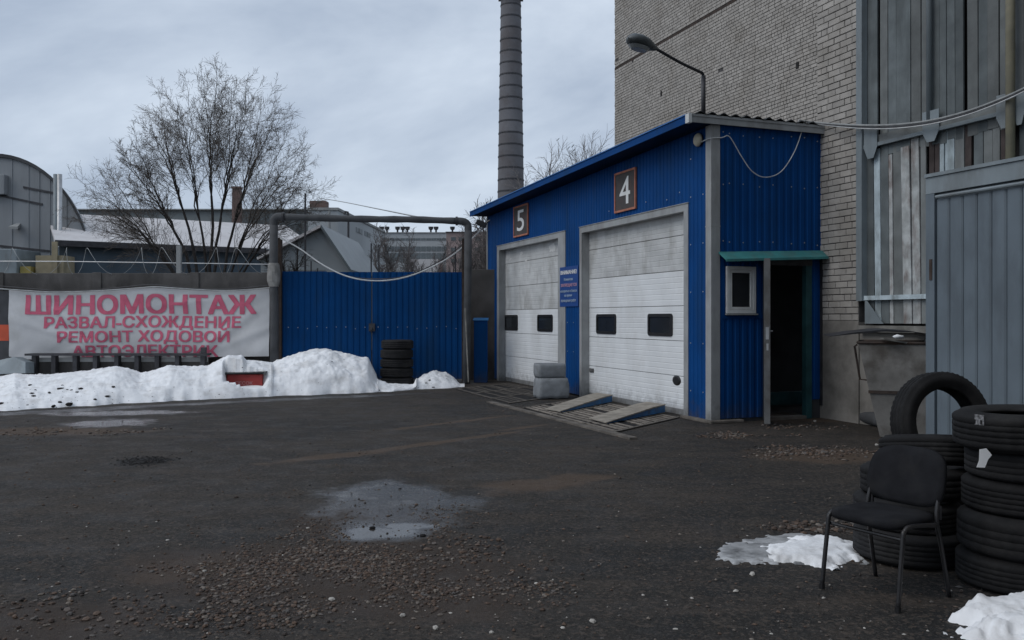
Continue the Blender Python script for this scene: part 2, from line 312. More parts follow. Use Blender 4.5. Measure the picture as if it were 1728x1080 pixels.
def snow_mat(name, col, dirt, damt, trans=False):
    m = mat(name, col, 0.75, 0, 0.06, 5, 0.7, 18, 0.2, dirt, 3.2, damt)
    return m
M['snow'] = snow_mat('old_snow', (0.80, 0.81, 0.825), (0.50, 0.485, 0.47), 0.6)
M['ice'] = mat('grey_ice', (0.36, 0.365, 0.37), 0.4, 0, 0.4, 7, 0.5, 30, 0.4, (0.07, 0.07, 0.07), 5, 0.95)

# ------------------------------------------------------------------ ground
def ground_material():
    m = bpy.data.materials.new('wet_asphalt'); m.use_nodes = True; t = m.node_tree; b = t.nodes['Principled BSDF']
    geo = N(t, 'ShaderNodeNewGeometry'); pos = geo.outputs['Position']
    def noise_(scale, detail=6, rough=0.6, vec=None, dist=0.0):
        n = N(t, 'ShaderNodeTexNoise'); n.inputs['Scale'].default_value = scale; n.inputs['Detail'].default_value = detail
        n.inputs['Roughness'].default_value = rough; n.inputs['Distortion'].default_value = dist
        t.links.new(vec or pos, n.inputs['Vector']); return n.outputs['Fac']
    def ramp(x, a, b_, c=0.0, e=1.0):
        r = N(t, 'ShaderNodeMapRange'); r.interpolation_type = 'SMOOTHSTEP'
        r.inputs[1].default_value = a; r.inputs[2].default_value = b_; r.inputs[3].default_value = c; r.inputs[4].default_value = e
        t.links.new(x, r.inputs[0]); return r.outputs[0]
    def math_(op, a, b_):
        n = N(t, 'ShaderNodeMath', operation=op)
        for i, x in enumerate((a, b_)):
            if isinstance(x, (int, float)): n.inputs[i].default_value = x
            else: t.links.new(x, n.inputs[i])
        return n.outputs[0]
    def mix(f_, a, b_):
        n = N(t, 'ShaderNodeMixRGB')
        if isinstance(f_, (int, float)): n.inputs[0].default_value = f_
        else: t.links.new(f_, n.inputs[0])
        for i, x in ((1, a), (2, b_)):
            if isinstance(x, tuple): n.inputs[i].default_value = (*x, 1)
            else: t.links.new(x, n.inputs[i])
        return n.outputs[0]
    ncache = {}
    def spot(cx, cy, rx, ry, rot=0.0, nz=0.9, ns=1.2):
        """soft-edged patch of ground round a place, its outline broken by noise"""
        mpg = N(t, 'ShaderNodeMapping'); mpg.vector_type = 'TEXTURE'
        mpg.inputs['Location'].default_value = (cx, cy, 0); mpg.inputs['Rotation'].default_value = (0, 0, rot); mpg.inputs['Scale'].default_value = (rx, ry, 1)
        t.links.new(pos, mpg.inputs[0])
        ln = N(t, 'ShaderNodeVectorMath', operation='LENGTH'); t.links.new(mpg.outputs[0], ln.inputs[0])
        if ns not in ncache: ncache[ns] = math_('SUBTRACT', noise_(ns, 6, 0.65), 0.5)
        d_ = math_('ADD', ln.outputs['Value'], math_('MULTIPLY', ncache[ns], nz*2))
        return ramp(d_, 1.1, 0.55)
    big = noise_(0.35, 7, 0.62, dist=0.3); mid = noise_(2.2, 8, 0.65); fine = noise_(55, 4, 0.7); grit = noise_(160, 2, 0.6)
    vo = N(t, 'ShaderNodeTexVoronoi'); vo.inputs['Scale'].default_value = 48; vo.inputs['Randomness'].default_value = 1; t.links.new(pos, vo.inputs['Vector'])
    vs2 = N(t, 'ShaderNodeSeparateColor'); t.links.new(vo.outputs['Color'], vs2.inputs[0]); peb = vs2.outputs[0]; peb2 = vs2.outputs[1]
    vf = N(t, 'ShaderNodeTexVoronoi'); vf.inputs['Scale'].default_value = 115; t.links.new(pos, vf.inputs['Vector'])
    vs3 = N(t, 'ShaderNodeSeparateColor'); t.links.new(vf.outputs['Color'], vs3.inputs[0]); peb3 = vs3.outputs[0]
    mpw = N(t, 'ShaderNodeMapping'); mpw.inputs['Rotation'].default_value = (0, 0, -0.8); mpw.inputs['Scale'].default_value = (0.5, 2.2, 1); t.links.new(pos, mpw.inputs[0])
    smear = noise_(1.1, 8, 0.68, mpw.outputs[0], 0.4)
    col = mix(ramp(big, 0.38, 0.62), (0.019, 0.0195, 0.020), (0.036, 0.032, 0.028))
    col = mix(ramp(smear, 0.46, 0.66, 0, 0.7), col, (0.062, 0.050, 0.041))
    col = mix(ramp(noise_(0.8, 6, 0.62, None, 0.6), 0.50, 0.66, 0, 0.55), col, (0.056, 0.046, 0.038))
    col = mix(ramp(mid, 0.50, 0.72, 0, 0.65), col, (0.072, 0.062, 0.053))
    col = mix(ramp(mid, 0.46, 0.30, 0, 0.5), col, (0.019, 0.020, 0.021))
    col = mix(ramp(fine, 0.52, 0.75, 0, 0.55), col, (0.085, 0.080, 0.074))
    col = mix(ramp(grit, 0.60, 0.75, 0, 0.45), col, (0.13, 0.12, 0.11))
    col = mix(math_('MULTIPLY', ramp(peb, 0.62, 0.95), 0.65), col, (0.100, 0.080, 0.066))
    col = mix(math_('MULTIPLY', ramp(peb2, 0.70, 0.95), 0.6), col, (0.014, 0.014, 0.014))
    col = mix(math_('MULTIPLY', ramp(peb3, 0.72, 1.0), 0.5), col, (0.095, 0.088, 0.080))
    # rust-brown silt left by run-off in front of the doors and in the yard
    silt = None
    for (px, py, rx, ry, rot) in ((700, 752, 1.5, 0.13, 0.80), (800, 738, 1.3, 0.12, 0.80), (880, 722, 0.7, 0.10, 0.8), (770, 712, 1.4, 0.12, 0.82), (560, 770, 1.0, 0.2, 0.7), (330, 960, 0.6, 0.35, 0), (930, 815, 0.9, 0.35, 0.6), (80, 728, 1.6, 0.5, 0),
                                  (1330, 705, 1.0, 0.8, 0), (1400, 770, 1.0, 0.6, 0)):
        g = G(px, py); s_ = spot(g.x, g.y, rx, ry, rot, 0.95, 2.3); silt = s_ if silt is None else math_('MAXIMUM', silt, s_)
    col = mix(math_('MULTIPLY', silt, 0.5), col, (0.125, 0.086, 0.060))
    # gravel beds: the brown dust between the stones
    bed = None
    for (px, py, rx, ry) in ((560, 960, 1.35, 0.95), (400, 950, 0.8, 0.5), (620, 880, 0.7, 0.6), (700, 1000, 0.8, 0.6), (60, 1050, 0.8, 0.4)):
        g = G(px, py); s_ = spot(g.x, g.y, rx, ry, 0, 0.5, 1.8); bed = s_ if bed is None else math_('MAXIMUM', bed, s_)
    col = mix(math_('MULTIPLY', bed, 0.7), col, (0.060, 0.046, 0.038))
    # broken black hole in the asphalt
    g = G(243, 778); hole = spot(g.x, g.y, 0.36, 0.34, 0, 0.35, 3.0); col = mix(math_('MULTIPLY', hole, 0.9), col, (0.010, 0.0095, 0.009))
    # water
    wet = None
    for (px, py, rx, ry) in ((672, 848, 0.70, 1.0), (655, 890, 0.50, 0.45), (640, 835, 0.6, 0.75)):
        g = G(px, py); s_ = spot(g.x, g.y, rx, ry, 0.2, 0.85, 2.3); wet = s_ if wet is None else math_('MAXIMUM', wet, s_)
    for (px, py, rx, ry) in ((100, 694, 2.2, 0.35), (300, 683, 1.8, 0.3), (480, 674, 1.6, 0.3), (620, 668, 1.4, 0.3)):
        g = G(px, py); s_ = math_('MULTIPLY', spot(g.x, g.y, rx, ry, 0.55, 0.5, 1.1), 0.6); wet = math_('MAXIMUM', wet, s_)
    pud = None
    for (px, py, rx, ry) in ((640, 899, 0.36, 0.22), (692, 888, 0.30, 0.15), (615, 895, 0.2, 0.2), (185, 714, 0.75, 0.6), (200, 697, 1.3, 0.45)):
        g = G(px, py); s_ = spot(g.x, g.y, rx, ry, 0.1, 0.8, 3.4); pud = s_ if pud is None else math_('MAXIMUM', pud, s_)
    col = mix(math_('MULTIPLY', wet, 0.45), col, (0.022, 0.024, 0.027))
    t.links.new(col, b.inputs['Base Color'])
    r0 = ramp(mid, 0.35, 0.65, 0.62, 0.9)
    r1 = math_('SUBTRACT', r0, math_('MULTIPLY', wet, 0.58))
    r2 = mix(pud, r1, (0.15, 0.15, 0.15))
    t.links.new(r2, b.inputs['Roughness'])
    sp = math_('ADD', 0.16, math_('MULTIPLY', math_('MAXIMUM', pud, math_('MULTIPLY', wet, 0.9)), 0.42)); t.links.new(sp, b.inputs['Specular IOR Level'])
    hgt = math_('ADD', math_('MULTIPLY', mid, 1.0), math_('ADD', math_('ADD', math_('MULTIPLY', fine, 0.55), math_('MULTIPLY', peb, 0.35)), math_('MULTIPLY', grit, 0.22)))
    bp = N(t, 'ShaderNodeBump'); bp.inputs['Distance'].default_value = 0.022
    stn = math_('SUBTRACT', math_('SUBTRACT', 0.92, math_('MULTIPLY', wet, 0.45)), math_('MULTIPLY', pud, 0.44)); t.links.new(stn, bp.inputs['Strength'])
    t.links.new(hgt, bp.inputs['Height']); t.links.new(bp.outputs[0], b.inputs['Normal'])
    return m
gb = MB()
xs = [-1500, -300, -80, -40, -20, -10, 0, 10, 20, 40, 80, 300, 1500]; ys = [-400, -60, -20, -5, 0, 5, 10, 15, 20, 30, 60, 150, 400, 2500]
for y in ys:
    for x in xs: gb.v.append(Vector((x, y, 0)))
for j in range(len(ys)-1):
    for i in range(len(xs)-1):
        a = j*len(xs)+i; gb.f.append((a, a+1, a+1+len(xs), a+len(xs)))
tag(gb.build('ground', ground_material()), kind='structure')

# ------------------------------------------------------------------ blue garage front
PITCH, RIB = 0.115, 0.011
def rib_profile(a, b, pitch=PITCH, rib=RIB):
    """points (s, out) of a profiled sheet between a and b"""
    pts = []; k0 = math.floor(a/pitch)-1
    x = k0*pitch; raw = []
    while x < b+pitch:
        raw += [(x, 0), (x+pitch*0.30, 0), (x+pitch*0.42, rib), (x+pitch*0.88, rib)]; x += pitch
    def val(q):
        for (p0, o0), (p1, o1) in zip(raw, raw[1:]):
            if p0 <= q <= p1: return o0+(o1-o0)*((q-p0)/(p1-p0) if p1 > p0 else 0)
        return 0
    pts = [(a, val(a))]+[p for p in raw if a < p[0] < b]+[(b, val(b))]
    return pts
def sheet(mb, a, b, z0, z1, base=0.0, along='s', pitch=PITCH, rib=RIB, th=0.004):
    pr = rib_profile(a, b, pitch, rib); n = len(pr); o = len(mb.v)
    for back in (0, th):
        for z in (0, 1):
            for s_, q in pr:
                zz = (z1(s_) if callable(z1) else z1) if z else z0
                if along == 's': mb.v.append(Vector((s_, base+q-back, zz)))
                else: mb.v.append(Vector((base-q+back, s_, zz)))
    for i in range(n-1):
        f1 = (o+i, o+i+1, o+n+i+1, o+n+i); f2 = tuple(2*n+x for x in f1)
        mb.f.append(f1 if along != 's' else f1[::-1]); mb.f.append(f2[::-1] if along != 's' else f2)
        mb.f.append((o+i, o+2*n+i, o+2*n+i+1, o+i+1)); mb.f.append((o+n+i, o+n+i+1, o+3*n+i+1, o+3*n+i))
    for i in (0, n-1): mb.f.append((o+i, o+n+i, o+3*n+i, o+2*n+i))
OP = EN(1385, 300)[1]            # front plane of the brick pier (out of garage front, negative = behind)
GDEP = -8.0                      # plane of the tall back wall
garage = empty('garage', GR, PHI, 'blue profiled sheet garage with two white sectional doors against the brick building', 'garage')
def roofz(s): return 4.655-0.026*max(min(s, 10.2), -0.2)
def walltop(s): return roofz(s)-0.13
D4 = (0.77, 4.60); D5 = (FR(943, 500)[0], 9.50); LINT = 3.30
cuts = [0.14, 0.66, 1.75, 2.85, 3.95, 4.69, 5.42, 6.5, 7.6, 8.7, 9.64, LEN-0.03]
for a, b in zip(cuts, cuts[1:]):
    over = (0.66 <= a and b <= 4.69) or (5.42 <= a and b <= 9.64)
    m = MB(); sheet(m, a+0.001, b-0.001, 3.40 if over else 0.04, walltop, 0.0)
    m.build('wall_sheet', M['blue'], garage)
# little light screw heads
m = MB()
def screw(mb, c, axis):
    c = Vector(c); u = axis.orthogonal().normalized(); v = axis.cross(u); r = 0.011; b = len(mb.v); n = 6
    for h_ in (0, 0.006):
        for k in range(n):
            a = 2*math.pi*k/n; mb.v.append(c+axis*h_+(u*math.cos(a)+v*math.sin(a))*r)
    mb.f.append(tuple(b+n+k for k in range(n)))
    for k in range(n): k2 = (k+1) % n; mb.f.append((b+k, b+k2, b+n+k2, b+n+k))
for s_, zs in ((0.22, (0.45, 1.2, 2.0, 2.75, 3.5)), (0.57, (0.45, 1.2, 2.0, 2.75, 3.5, 4.1)), (1.3, (3.55,)), (0.9, (3.62,)), (2.0, (3.6,)), (3.4, (3.6,)), (5.0, (0.9, 1.5)), (5.3, (0.9, 1.5))):
    for z in zs: screw(m, (s_, RIB+0.002, z), Vector((0, 1, 0)))
for o_ in (-0.19, -0.3, -0.55, -0.85, -1.1, -1.45, -1.7, -1.95):
    for z in (2.78, 3.65, 4.42): screw(m, (-RIB-0.002, o_, z+random.uniform(-.03, .03)), Vector((-1, 0, 0)))
tag(m.build('screw_heads', M['galv'], garage), kind='stuff')
# end wall sheets
for a, b, z0, z1 in ((-2.06, -1.07, 2.62, 4.53), (-1.07, -0.13, 2.62, 4.53), (-0.93, -0.13, 0.06, 1.60), (-0.24, -0.13, 1.60, 2.62), (-0.93, -0.78, 1.60, 2.62), (-0.78, -0.24, 2.39, 2.62), (-2.06, -1.84, 0.3, 2.62)):
    m = MB(); sheet(m, a+0.001, b-0.001, z0, z1, 0.0, along='o', pitch=0.135); m.build('wall_sheet', M['blue'], garage)
MB().box(-0.018, -0.013, -0.93, -0.14, 1.585, 1.635).build('sheet_flashing', M['blue'], garage)
# corner flashing and left edge flashing
MB().box(-0.022, 0.13, 0.014, 0.03, -0.02, walltop(0)).box(-0.022, -0.012, -0.13, 0.014, -0.02, walltop(0)).build('corner_trim', M['trim'], garage, bevel=0.003)
MB().box(-0.025, 0.135, 0.013, 0.033, 2.98, 3.0).box(-0.025, -0.011, -0.134, 0.013, 2.98, 3.0).build('trim_joint', M['trim'], garage)
MB().box(LEN-0.05, LEN+0.01, 0.013, 0.028, 0, walltop(LEN)).box(LEN, LEN+0.012, -0.06, 0.013, 0, walltop(LEN)).build('edge_trim', M['trim'], garage)
# footing under the corner
MB().box(-0.12, 0.75, -0.5, 0.10, 0.0, 0.045).build('footing', M['kerb'], garage, bevel=0.01)
# roof
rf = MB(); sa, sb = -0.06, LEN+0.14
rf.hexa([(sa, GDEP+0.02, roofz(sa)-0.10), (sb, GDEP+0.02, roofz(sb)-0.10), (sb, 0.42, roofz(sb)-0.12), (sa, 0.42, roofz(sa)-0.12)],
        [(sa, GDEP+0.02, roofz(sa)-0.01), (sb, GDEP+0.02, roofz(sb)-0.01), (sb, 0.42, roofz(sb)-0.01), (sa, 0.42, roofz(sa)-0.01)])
roof = rf.build('roof', mat('soffit_blue_shade', (0.003, 0.016, 0.05), 0.7, 0, 0.2, 2, 0.05, 10, 0.1), garage)  # under-eave shade put into the colour, darker than the wall blue
wv = MB(); nst = 170; cols_ = []
for j in range(nst+1):
    o_ = 0.36-j*(8.2/nst); hh = 0.024*(1+math.sin(o_*2*math.pi/0.205)); cols_.append((o_, hh))
for s_ in (-0.10, 3.0, 6.0, LEN+0.12):
    for o_, hh in cols_: wv.v.append(Vector((s_, o_, roofz(s_)-0.006+hh)))
n_ = nst+1
for i in range(3):
    for j in range(nst): a = i*n_+j; wv.f.append((a, a+1, a+1+n_, a+n_))
for o_, hh in cols_: wv.v.append(Vector((-0.10, o_, roofz(-0.1)-0.012+hh*0.75)))
for j in range(nst): wv.f.append((j, 4*n_+j, 4*n_+j+1, j+1))
wv.build('corrugated_sheet', M['roof_dark'], roof)
fs_ = MB(); s0_, s1_ = 0.0, LEN+0.16
fs_.hexa([(s0_, 0.422, roofz(s0_)-0.135), (s1_, 0.422, roofz(s1_)-0.135), (s1_, 0.445, roofz(s1_)-0.135), (s0_, 0.445, roofz(s0_)-0.135)],
         [(s0_, 0.422, roofz(s0_)+0.0), (s1_, 0.422, roofz(s1_)+0.0), (s1_, 0.445, roofz(s1_)+0.0), (s0_, 0.445, roofz(s0_)+0.0)])
fs_.build('fascia', M['blue'], roof)
lp = MB(); lp.hexa([(s0_, 0.38, roofz(s0_)+0.002), (s1_, 0.38, roofz(s1_)+0.002), (s1_, 0.462, roofz(s1_)-0.02), (s0_, 0.462, roofz(s0_)-0.02)],
                   [(s0_, 0.38, roofz(s0_)+0.022), (s1_, 0.38, roofz(s1_)+0.022), (s1_, 0.462, roofz(s1_)-0.004), (s0_, 0.462, roofz(s0_)-0.004)])
lp.build('drip_edge', mat('bright_blue_edge', (0.03, 0.15, 0.42), 0.4, 0, 0.1), roof)
MB().box(-0.09, -0.064, -2.06, 0.41, roofz(0)-0.135, roofz(0)-0.005).box(-0.10, -0.062, -2.06, 0.42, roofz(0)-0.045, roofz(0)-0.03).build('verge_trim', M['trim'], roof)
MB().box(-0.10, 0.0, 0.412, 0.47, roofz(0)-0.15, roofz(0)-0.012).build('end_cap', M['white_trim'], roof, bevel=0.004)
# hidden walls that close the room
MB().box(LEN-0.02, LEN, GDEP+0.02, -0.01, 0, walltop(LEN)).build('far_wall', M['dark_in'], garage)
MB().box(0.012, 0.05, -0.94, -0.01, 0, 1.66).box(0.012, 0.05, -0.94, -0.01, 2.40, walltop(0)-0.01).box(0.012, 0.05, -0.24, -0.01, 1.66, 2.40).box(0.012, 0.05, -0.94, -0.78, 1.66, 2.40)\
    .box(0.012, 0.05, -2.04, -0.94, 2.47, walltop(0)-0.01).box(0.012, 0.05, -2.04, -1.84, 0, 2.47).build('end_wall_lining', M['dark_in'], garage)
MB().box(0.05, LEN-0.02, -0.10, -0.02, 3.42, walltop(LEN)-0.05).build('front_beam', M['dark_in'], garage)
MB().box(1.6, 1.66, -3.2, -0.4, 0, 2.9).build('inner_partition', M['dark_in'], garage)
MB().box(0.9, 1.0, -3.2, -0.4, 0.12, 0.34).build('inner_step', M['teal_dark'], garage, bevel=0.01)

# sectional doors
def sectional(sa, sb, grimy_shaded_from, label_top):
    root = empty('sectional_door', (0, 0, 0)); root.parent = garage
    R_ = -0.15; edges = [0.07, 0.634, 1.214, 1.793, 2.373, 2.953, 3.44]
    for i, (z0, z1) in enumerate(zip(edges, edges[1:])):
        m = MB(); zz = [(z0+0.004, -0.008), (z0+0.010, 0)]; k = 6; st = (z1-z0-0.02)/k
        for q in range(1, k):
            zc_ = z0+0.010+q*st; zz += [(zc_-0.010, 0), (zc_-0.003, -0.0032), (zc_+0.003, -0.0032), (zc_+0.010, 0)]
        zz += [(z1-0.010, 0), (z1-0.004, -0.008)]
        zz = [(z0+0.004, -0.04)]+zz+[(z1-0.004, -0.04)]
        for s_ in (sa-0.03, sb+0.03):
            for z, q in zz: m.v.append(Vector((s_, R_+q, z)))
        n = len(zz)
        for j in range(n-1): m.f.append((j, j+1, n+j+1, n+j))
        m.f.append(tuple(range(n))); m.f.append(tuple(range(n, 2*n))[::-1])
        m.build('door_panel', M['door_grime_shade'] if i >= grimy_shaded_from else M['door_white'], root)
    MB().box(sa-0.03, sb+0.03, R_-0.03, R_+0.004, 0.005, 0.10).build('bottom_seal', M['trim'], root)
    MB().box(sa-0.03, sb+0.03, R_-0.06, R_-0.042, 0.0, 3.44).build('door_backing', M['rubber'], root)
    return root
def porthole(root, a, b, z0, z1):
    R_ = -0.15
    def rr(a, b, z0, z1, rad, n=5):
        pts = []
        for cx_, cz_, st in ((b-rad, z1-rad, 0), (a+rad, z1-rad, 90), (a+rad, z0+rad, 180), (b-rad, z0+rad, 270)):
            for k in range(n+1): an = math.radians(st+90*k/n); pts.append((cx_+rad*math.cos(an), cz_+rad*math.sin(an)))
        return pts
    o_ = rr(a, b, z0, z1, 0.055); i_ = rr(a+0.055, b-0.055, z0+0.055, z1-0.055, 0.03); n = len(o_); m = MB()
    for ring, y in ((o_, R_), (o_, R_+0.018), (i_, R_+0.018), (i_, R_+0.003)):
        for x, z in ring: m.v.append(Vector((x, y, z)))
    for q in range(3):
        for k in range(n): k2 = (k+1) % n; m.f.append((q*n+k, (q+1)*n+k, (q+1)*n+k2, q*n+k2))
    m.build('window_frame', M['black'], root)
    MB().box(a+0.04, b-0.04, R_-0.002, R_+0.004, z0+0.04, z1-0.04).build('window_pane', M['pane'], root)
def door_trim(sa, sb, so0, so1):
    m = MB()
    m.box(so0, sa, 0.0, 0.022, 0.0, LINT+0.115).box(sb, so1, 0.0, 0.022, 0.0, LINT+0.115).box(sa, sb, 0.0, 0.022, LINT, LINT+0.115)
    m.box(so0-0.01, so1+0.01, 0.0, 0.035, LINT+0.116, LINT+0.128)
    m.box(sb, sb+0.02, -0.20, -0.002, 0.0, LINT).box(sa-0.02, sa, -0.20, -0.002, 0.0, LINT).box(sa, sb, -0.20, -0.002, LINT+0.001, LINT+0.021)
    return m.build('door_surround', M['trim'], garage)
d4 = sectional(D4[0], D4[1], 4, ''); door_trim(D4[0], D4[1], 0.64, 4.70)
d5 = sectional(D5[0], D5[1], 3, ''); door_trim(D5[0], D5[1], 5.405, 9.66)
for r_, px0, px1 in ((d4, 1007, 1040), (d4, 1094, 1135.5), (d5, 852.5, 874), (d5, 907.5, 933)):
    porthole(r_, FR(px1, 545, -0.15)[0], FR(px0, 545, -0.15)[0], 1.285, 1.668)
for r_, px, py in ((d4, 999, 625), (d5, 850, 606.5)):
    s_, _, z = FR(px, py, -0.15); MB().box(s_-0.09, s_+0.09, -0.152, -0.135, z-0.04, z+0.04).box(s_-0.05, s_+0.05, -0.136, -0.12, z-0.02, z+0.02).build('latch', M['rubber'], r_)
s_, _, z = FR(1142, 642, -0.15)
hd = MB(); hd.lathe([(0.0, 0.012), (0.07, 0.012), (0.10, 0.0)], 16); 
for v in hd.v: v.xyz = (s_+v.x*1.35, -0.148+v.z*1.2, z+v.y*0.85)
hd.build('pull_handle', M['black'], d4)
# flaked patches where the upper panels of door five have lost their grime
for (px, py, a, b) in ((858, 431, 0.20, 0.13), (932, 418, 0.22, 0.10), (880, 427, 0.10, 0.06), (946-58, 440, 0.06, 0.05), (861, 437, 0.12, 0.05)):
    s_, _, z = FR(px, py, -0.15); m = MB(); n = 14; c0 = len(m.v)
    for k in range(n):
        an = 2*math.pi*k/n; q = random.uniform(0.6, 1.15); m.v.append(Vector((s_+a*q*math.cos(an), -0.1465, z+b*q*math.sin(an))))
    m.f.append(tuple(range(n))[::-1]); m.build('flaked_patch', M['flake'], d5)

# end-wall window, canopy, doorway
win = empty('window', (0, 0, 0)); win.parent = garage
wa, wb, wz0, wz1 = -0.775, -0.245, 1.665, 2.385
m = MB(); fw = 0.055; x0, x1 = -0.035, 0.03
m.box(x0, x1, wa, wb, wz0, wz0+fw).box(x0, x1, wa, wb, wz1-fw, wz1).box(x0, x1, wa, wa+fw, wz0+fw, wz1-fw).box(x0, x1, wb-fw, wb, wz0+fw, wz1-fw)
m.build('window_frame', M['white_trim'], win, bevel=0.004)
m = MB(); g_ = 0.058; h_ = 0.04; x0, x1 = -0.028, 0.022
a_, b_, c_, e_ = wa+g_, wb-g_, wz0+g_, wz1-g_
m.box(x0, x1, a_, b_, c_, c_+h_).box(x0, x1, a_, b_, e_-h_, e_).box(x0, x1, a_, a_+h_, c_+h_, e_-h_).box(x0, x1, b_-h_, b_, c_+h_, e_-h_)
m.build('sash', M['white_trim'], win, bevel=0.003)
MB().box(-0.004, 0.0, a_+h_-0.005, b_-h_+0.005, c_+h_-0.005, e_-h_+0.005).build('window_pane', M['pane'], win)
MB().box(-0.06, -0.014, wa-0.02, wb+0.02, wz0-0.025, wz0-0.003).build('window_sill', M['trim'], win)
cn = MB()
cn.hexa([(-0.22, -1.99, 2.545), (-0.015, -2.05, 2.655), (-0.015, -0.10, 2.585), (-0.22, -0.10, 2.46)], [(-0.22, -1.99, 2.560), (-0.015, -2.05, 2.672), (-0.015, -0.10, 2.602), (-0.22, -0.10, 2.475)])
cnp = cn.build('canopy', M['teal'], garage)
MB().hexa([(-0.23, -1.99, 2.525), (-0.22, -1.99, 2.525), (-0.22, -0.10, 2.44), (-0.23, -0.10, 2.44)], [(-0.23, -1.99, 2.562), (-0.22, -1.99, 2.562), (-0.22, -0.10, 2.477), (-0.23, -0.10, 2.477)]).build('canopy_edge', M['teal'], cnp)
MB().box(-0.035, 0.05, -1.84, -0.94, 2.42, 2.60).build('door_lintel', M['dark_steel'], garage)
MB().box(-0.03, 0.07, -1.835, -1.72, 0.0, 2.42).build('door_jamb', M['teal_dark'], garage, bevel=0.004)
MB().box(-0.02, 0.07, -0.99, -0.935, 0.0, 2.42).build('door_jamb', M['dark_steel'], garage, bevel=0.004)
MB().box(-0.04, 0.12, -1.72, -0.99, 0.0, 0.05).build('threshold', M['kerb'], garage)
# door leaf, swung wide open so that only its edge shows
hp = Wp(-0.03, -0.955); leafdir = Vector((CAMP.x, CAMP.y, 0))-Vector((hp.x, hp.y, 0)); ang = math.atan2(leafdir.y, leafdir.x)-PHI+math.radians(2.2)
leaf = empty('door_leaf', (-0.03, -0.955, 0.0), ang); leaf.parent = garage
MB().box(0.0, 0.76, -0.045, 0.0, 0.05, 2.46).build('leaf_panel', M['dark_steel'], leaf, bevel=0.003)
MB().box(0.76, 0.775, -0.052, 0.035, 0.04, 2.47).build('leaf_edge', M['leaf_grey'], leaf, bevel=0.003)
MB().box(0.775, 0.779, -0.03, 0.015, 1.28, 1.46).box(0.775, 0.779, -0.02, 0.01, 1.12, 1.22).build('lock_plate', M['galv'], leaf)
MB().tube([(0.70, 0.0, 1.40), (0.70, 0.06, 1.40), (0.58, 0.07, 1.40)], 0.011, 8).box(0.68, 0.72, 0.001, 0.008, 1.28, 1.50).build('door_handle', M['galv'], leaf)
# dark gap board where the wall meets the pier
MB().box(-0.05, 0.02, OP+0.02, -2.058, 0.2, 2.6).build('edge_board', M['dark_steel'], garage)

# signs on the garage
def number_sign(digit, px0, px1, label):
    a = FR(px1, 320)[0]; b = FR(px0, 320)[0]; z0, z1 = 3.53, 4.255
    r = empty('number_sign', Wp((a+b)/2, 0.013, (z0+z1)/2), PHI, label, 'sign'); hw, hh = (b-a)/2, (z1-z0)/2
    MB().box(-hw, hw, 0, 0.018, -hh, hh).build('board', M['sign_board'], r)
    fw = 0.032
    for bx in ((-hw-0.004, hw+0.004, -hh-0.004, -hh+fw), (-hw-0.004, hw+0.004, hh-fw, hh+0.004), (-hw-0.004, -hw+fw, -hh+fw, hh-fw), (hw-fw, hw+0.004, -hh+fw, hh-fw)):
        MB().box(bx[0], bx[1], -0.002, 0.030, bx[2], bx[3]).build('frame_strip', M['sign_frame'], r)
    v, f_ = fit_text(digit, -hw*0.50, hw*0.50, -hh*0.66, hh*0.70, 0.004, cap=False, res=8)
    m = MB(); m.v = [Vector((-p.x, 0.0215+p.y, p.z)) for p in v]; m.f = [q[::-1] for q in f_]
    m.build('digit', M['sign_white'], r)
number_sign('5', 869, 893, 'dark number 5 sign with orange frame above the far garage door')
number_sign('4', 1040, 1075.5, 'dark number 4 sign with orange frame above the near garage door')
a = FR(975, 480, 0.04)[0]; b = FR(944, 480, 0.04)[0]
r = empty('warning_sign', Wp((a+b)/2, 0.024, 2.245), PHI, 'blue notice with white Russian lettering on the pillar between the two doors', 'sign'); hw, hh = (b-a)/2, 0.415
MB().box(-hw, hw, 0.0, 0.006, -hh, hh).build('board', M['warn_blue'], r)
for body, x0, x1, z0, z1, mm, bd in (('ВНИМАНИЕ!', -.88, .88, .62, .82, 'paper', .03), ('Клиентам', -.50, .45, .30, .44, 'warn_text', .008), ('ЗАПРЕЩАЕТСЯ', -.86, .86, .0, .15, 'warn_pink', .012),
                                     ('находиться в боксах', -.90, .90, -.28, -.15, 'warn_text', .008), ('во время', -.45, .36, -.50, -.37, 'warn_text', .008), ('проведения работ', -.84, .80, -.76, -.62, 'warn_text', .008)):
    v, f_ = fit_text(body, x0*hw, x1*hw, z0*hh, z1*hh, bd, res=3)
    m = MB(); m.v = [Vector((-p.x, 0.009+p.y, p.z)) for p in v]; m.f = [q[::-1] for q in f_]; m.build('lettering', M[mm], r)

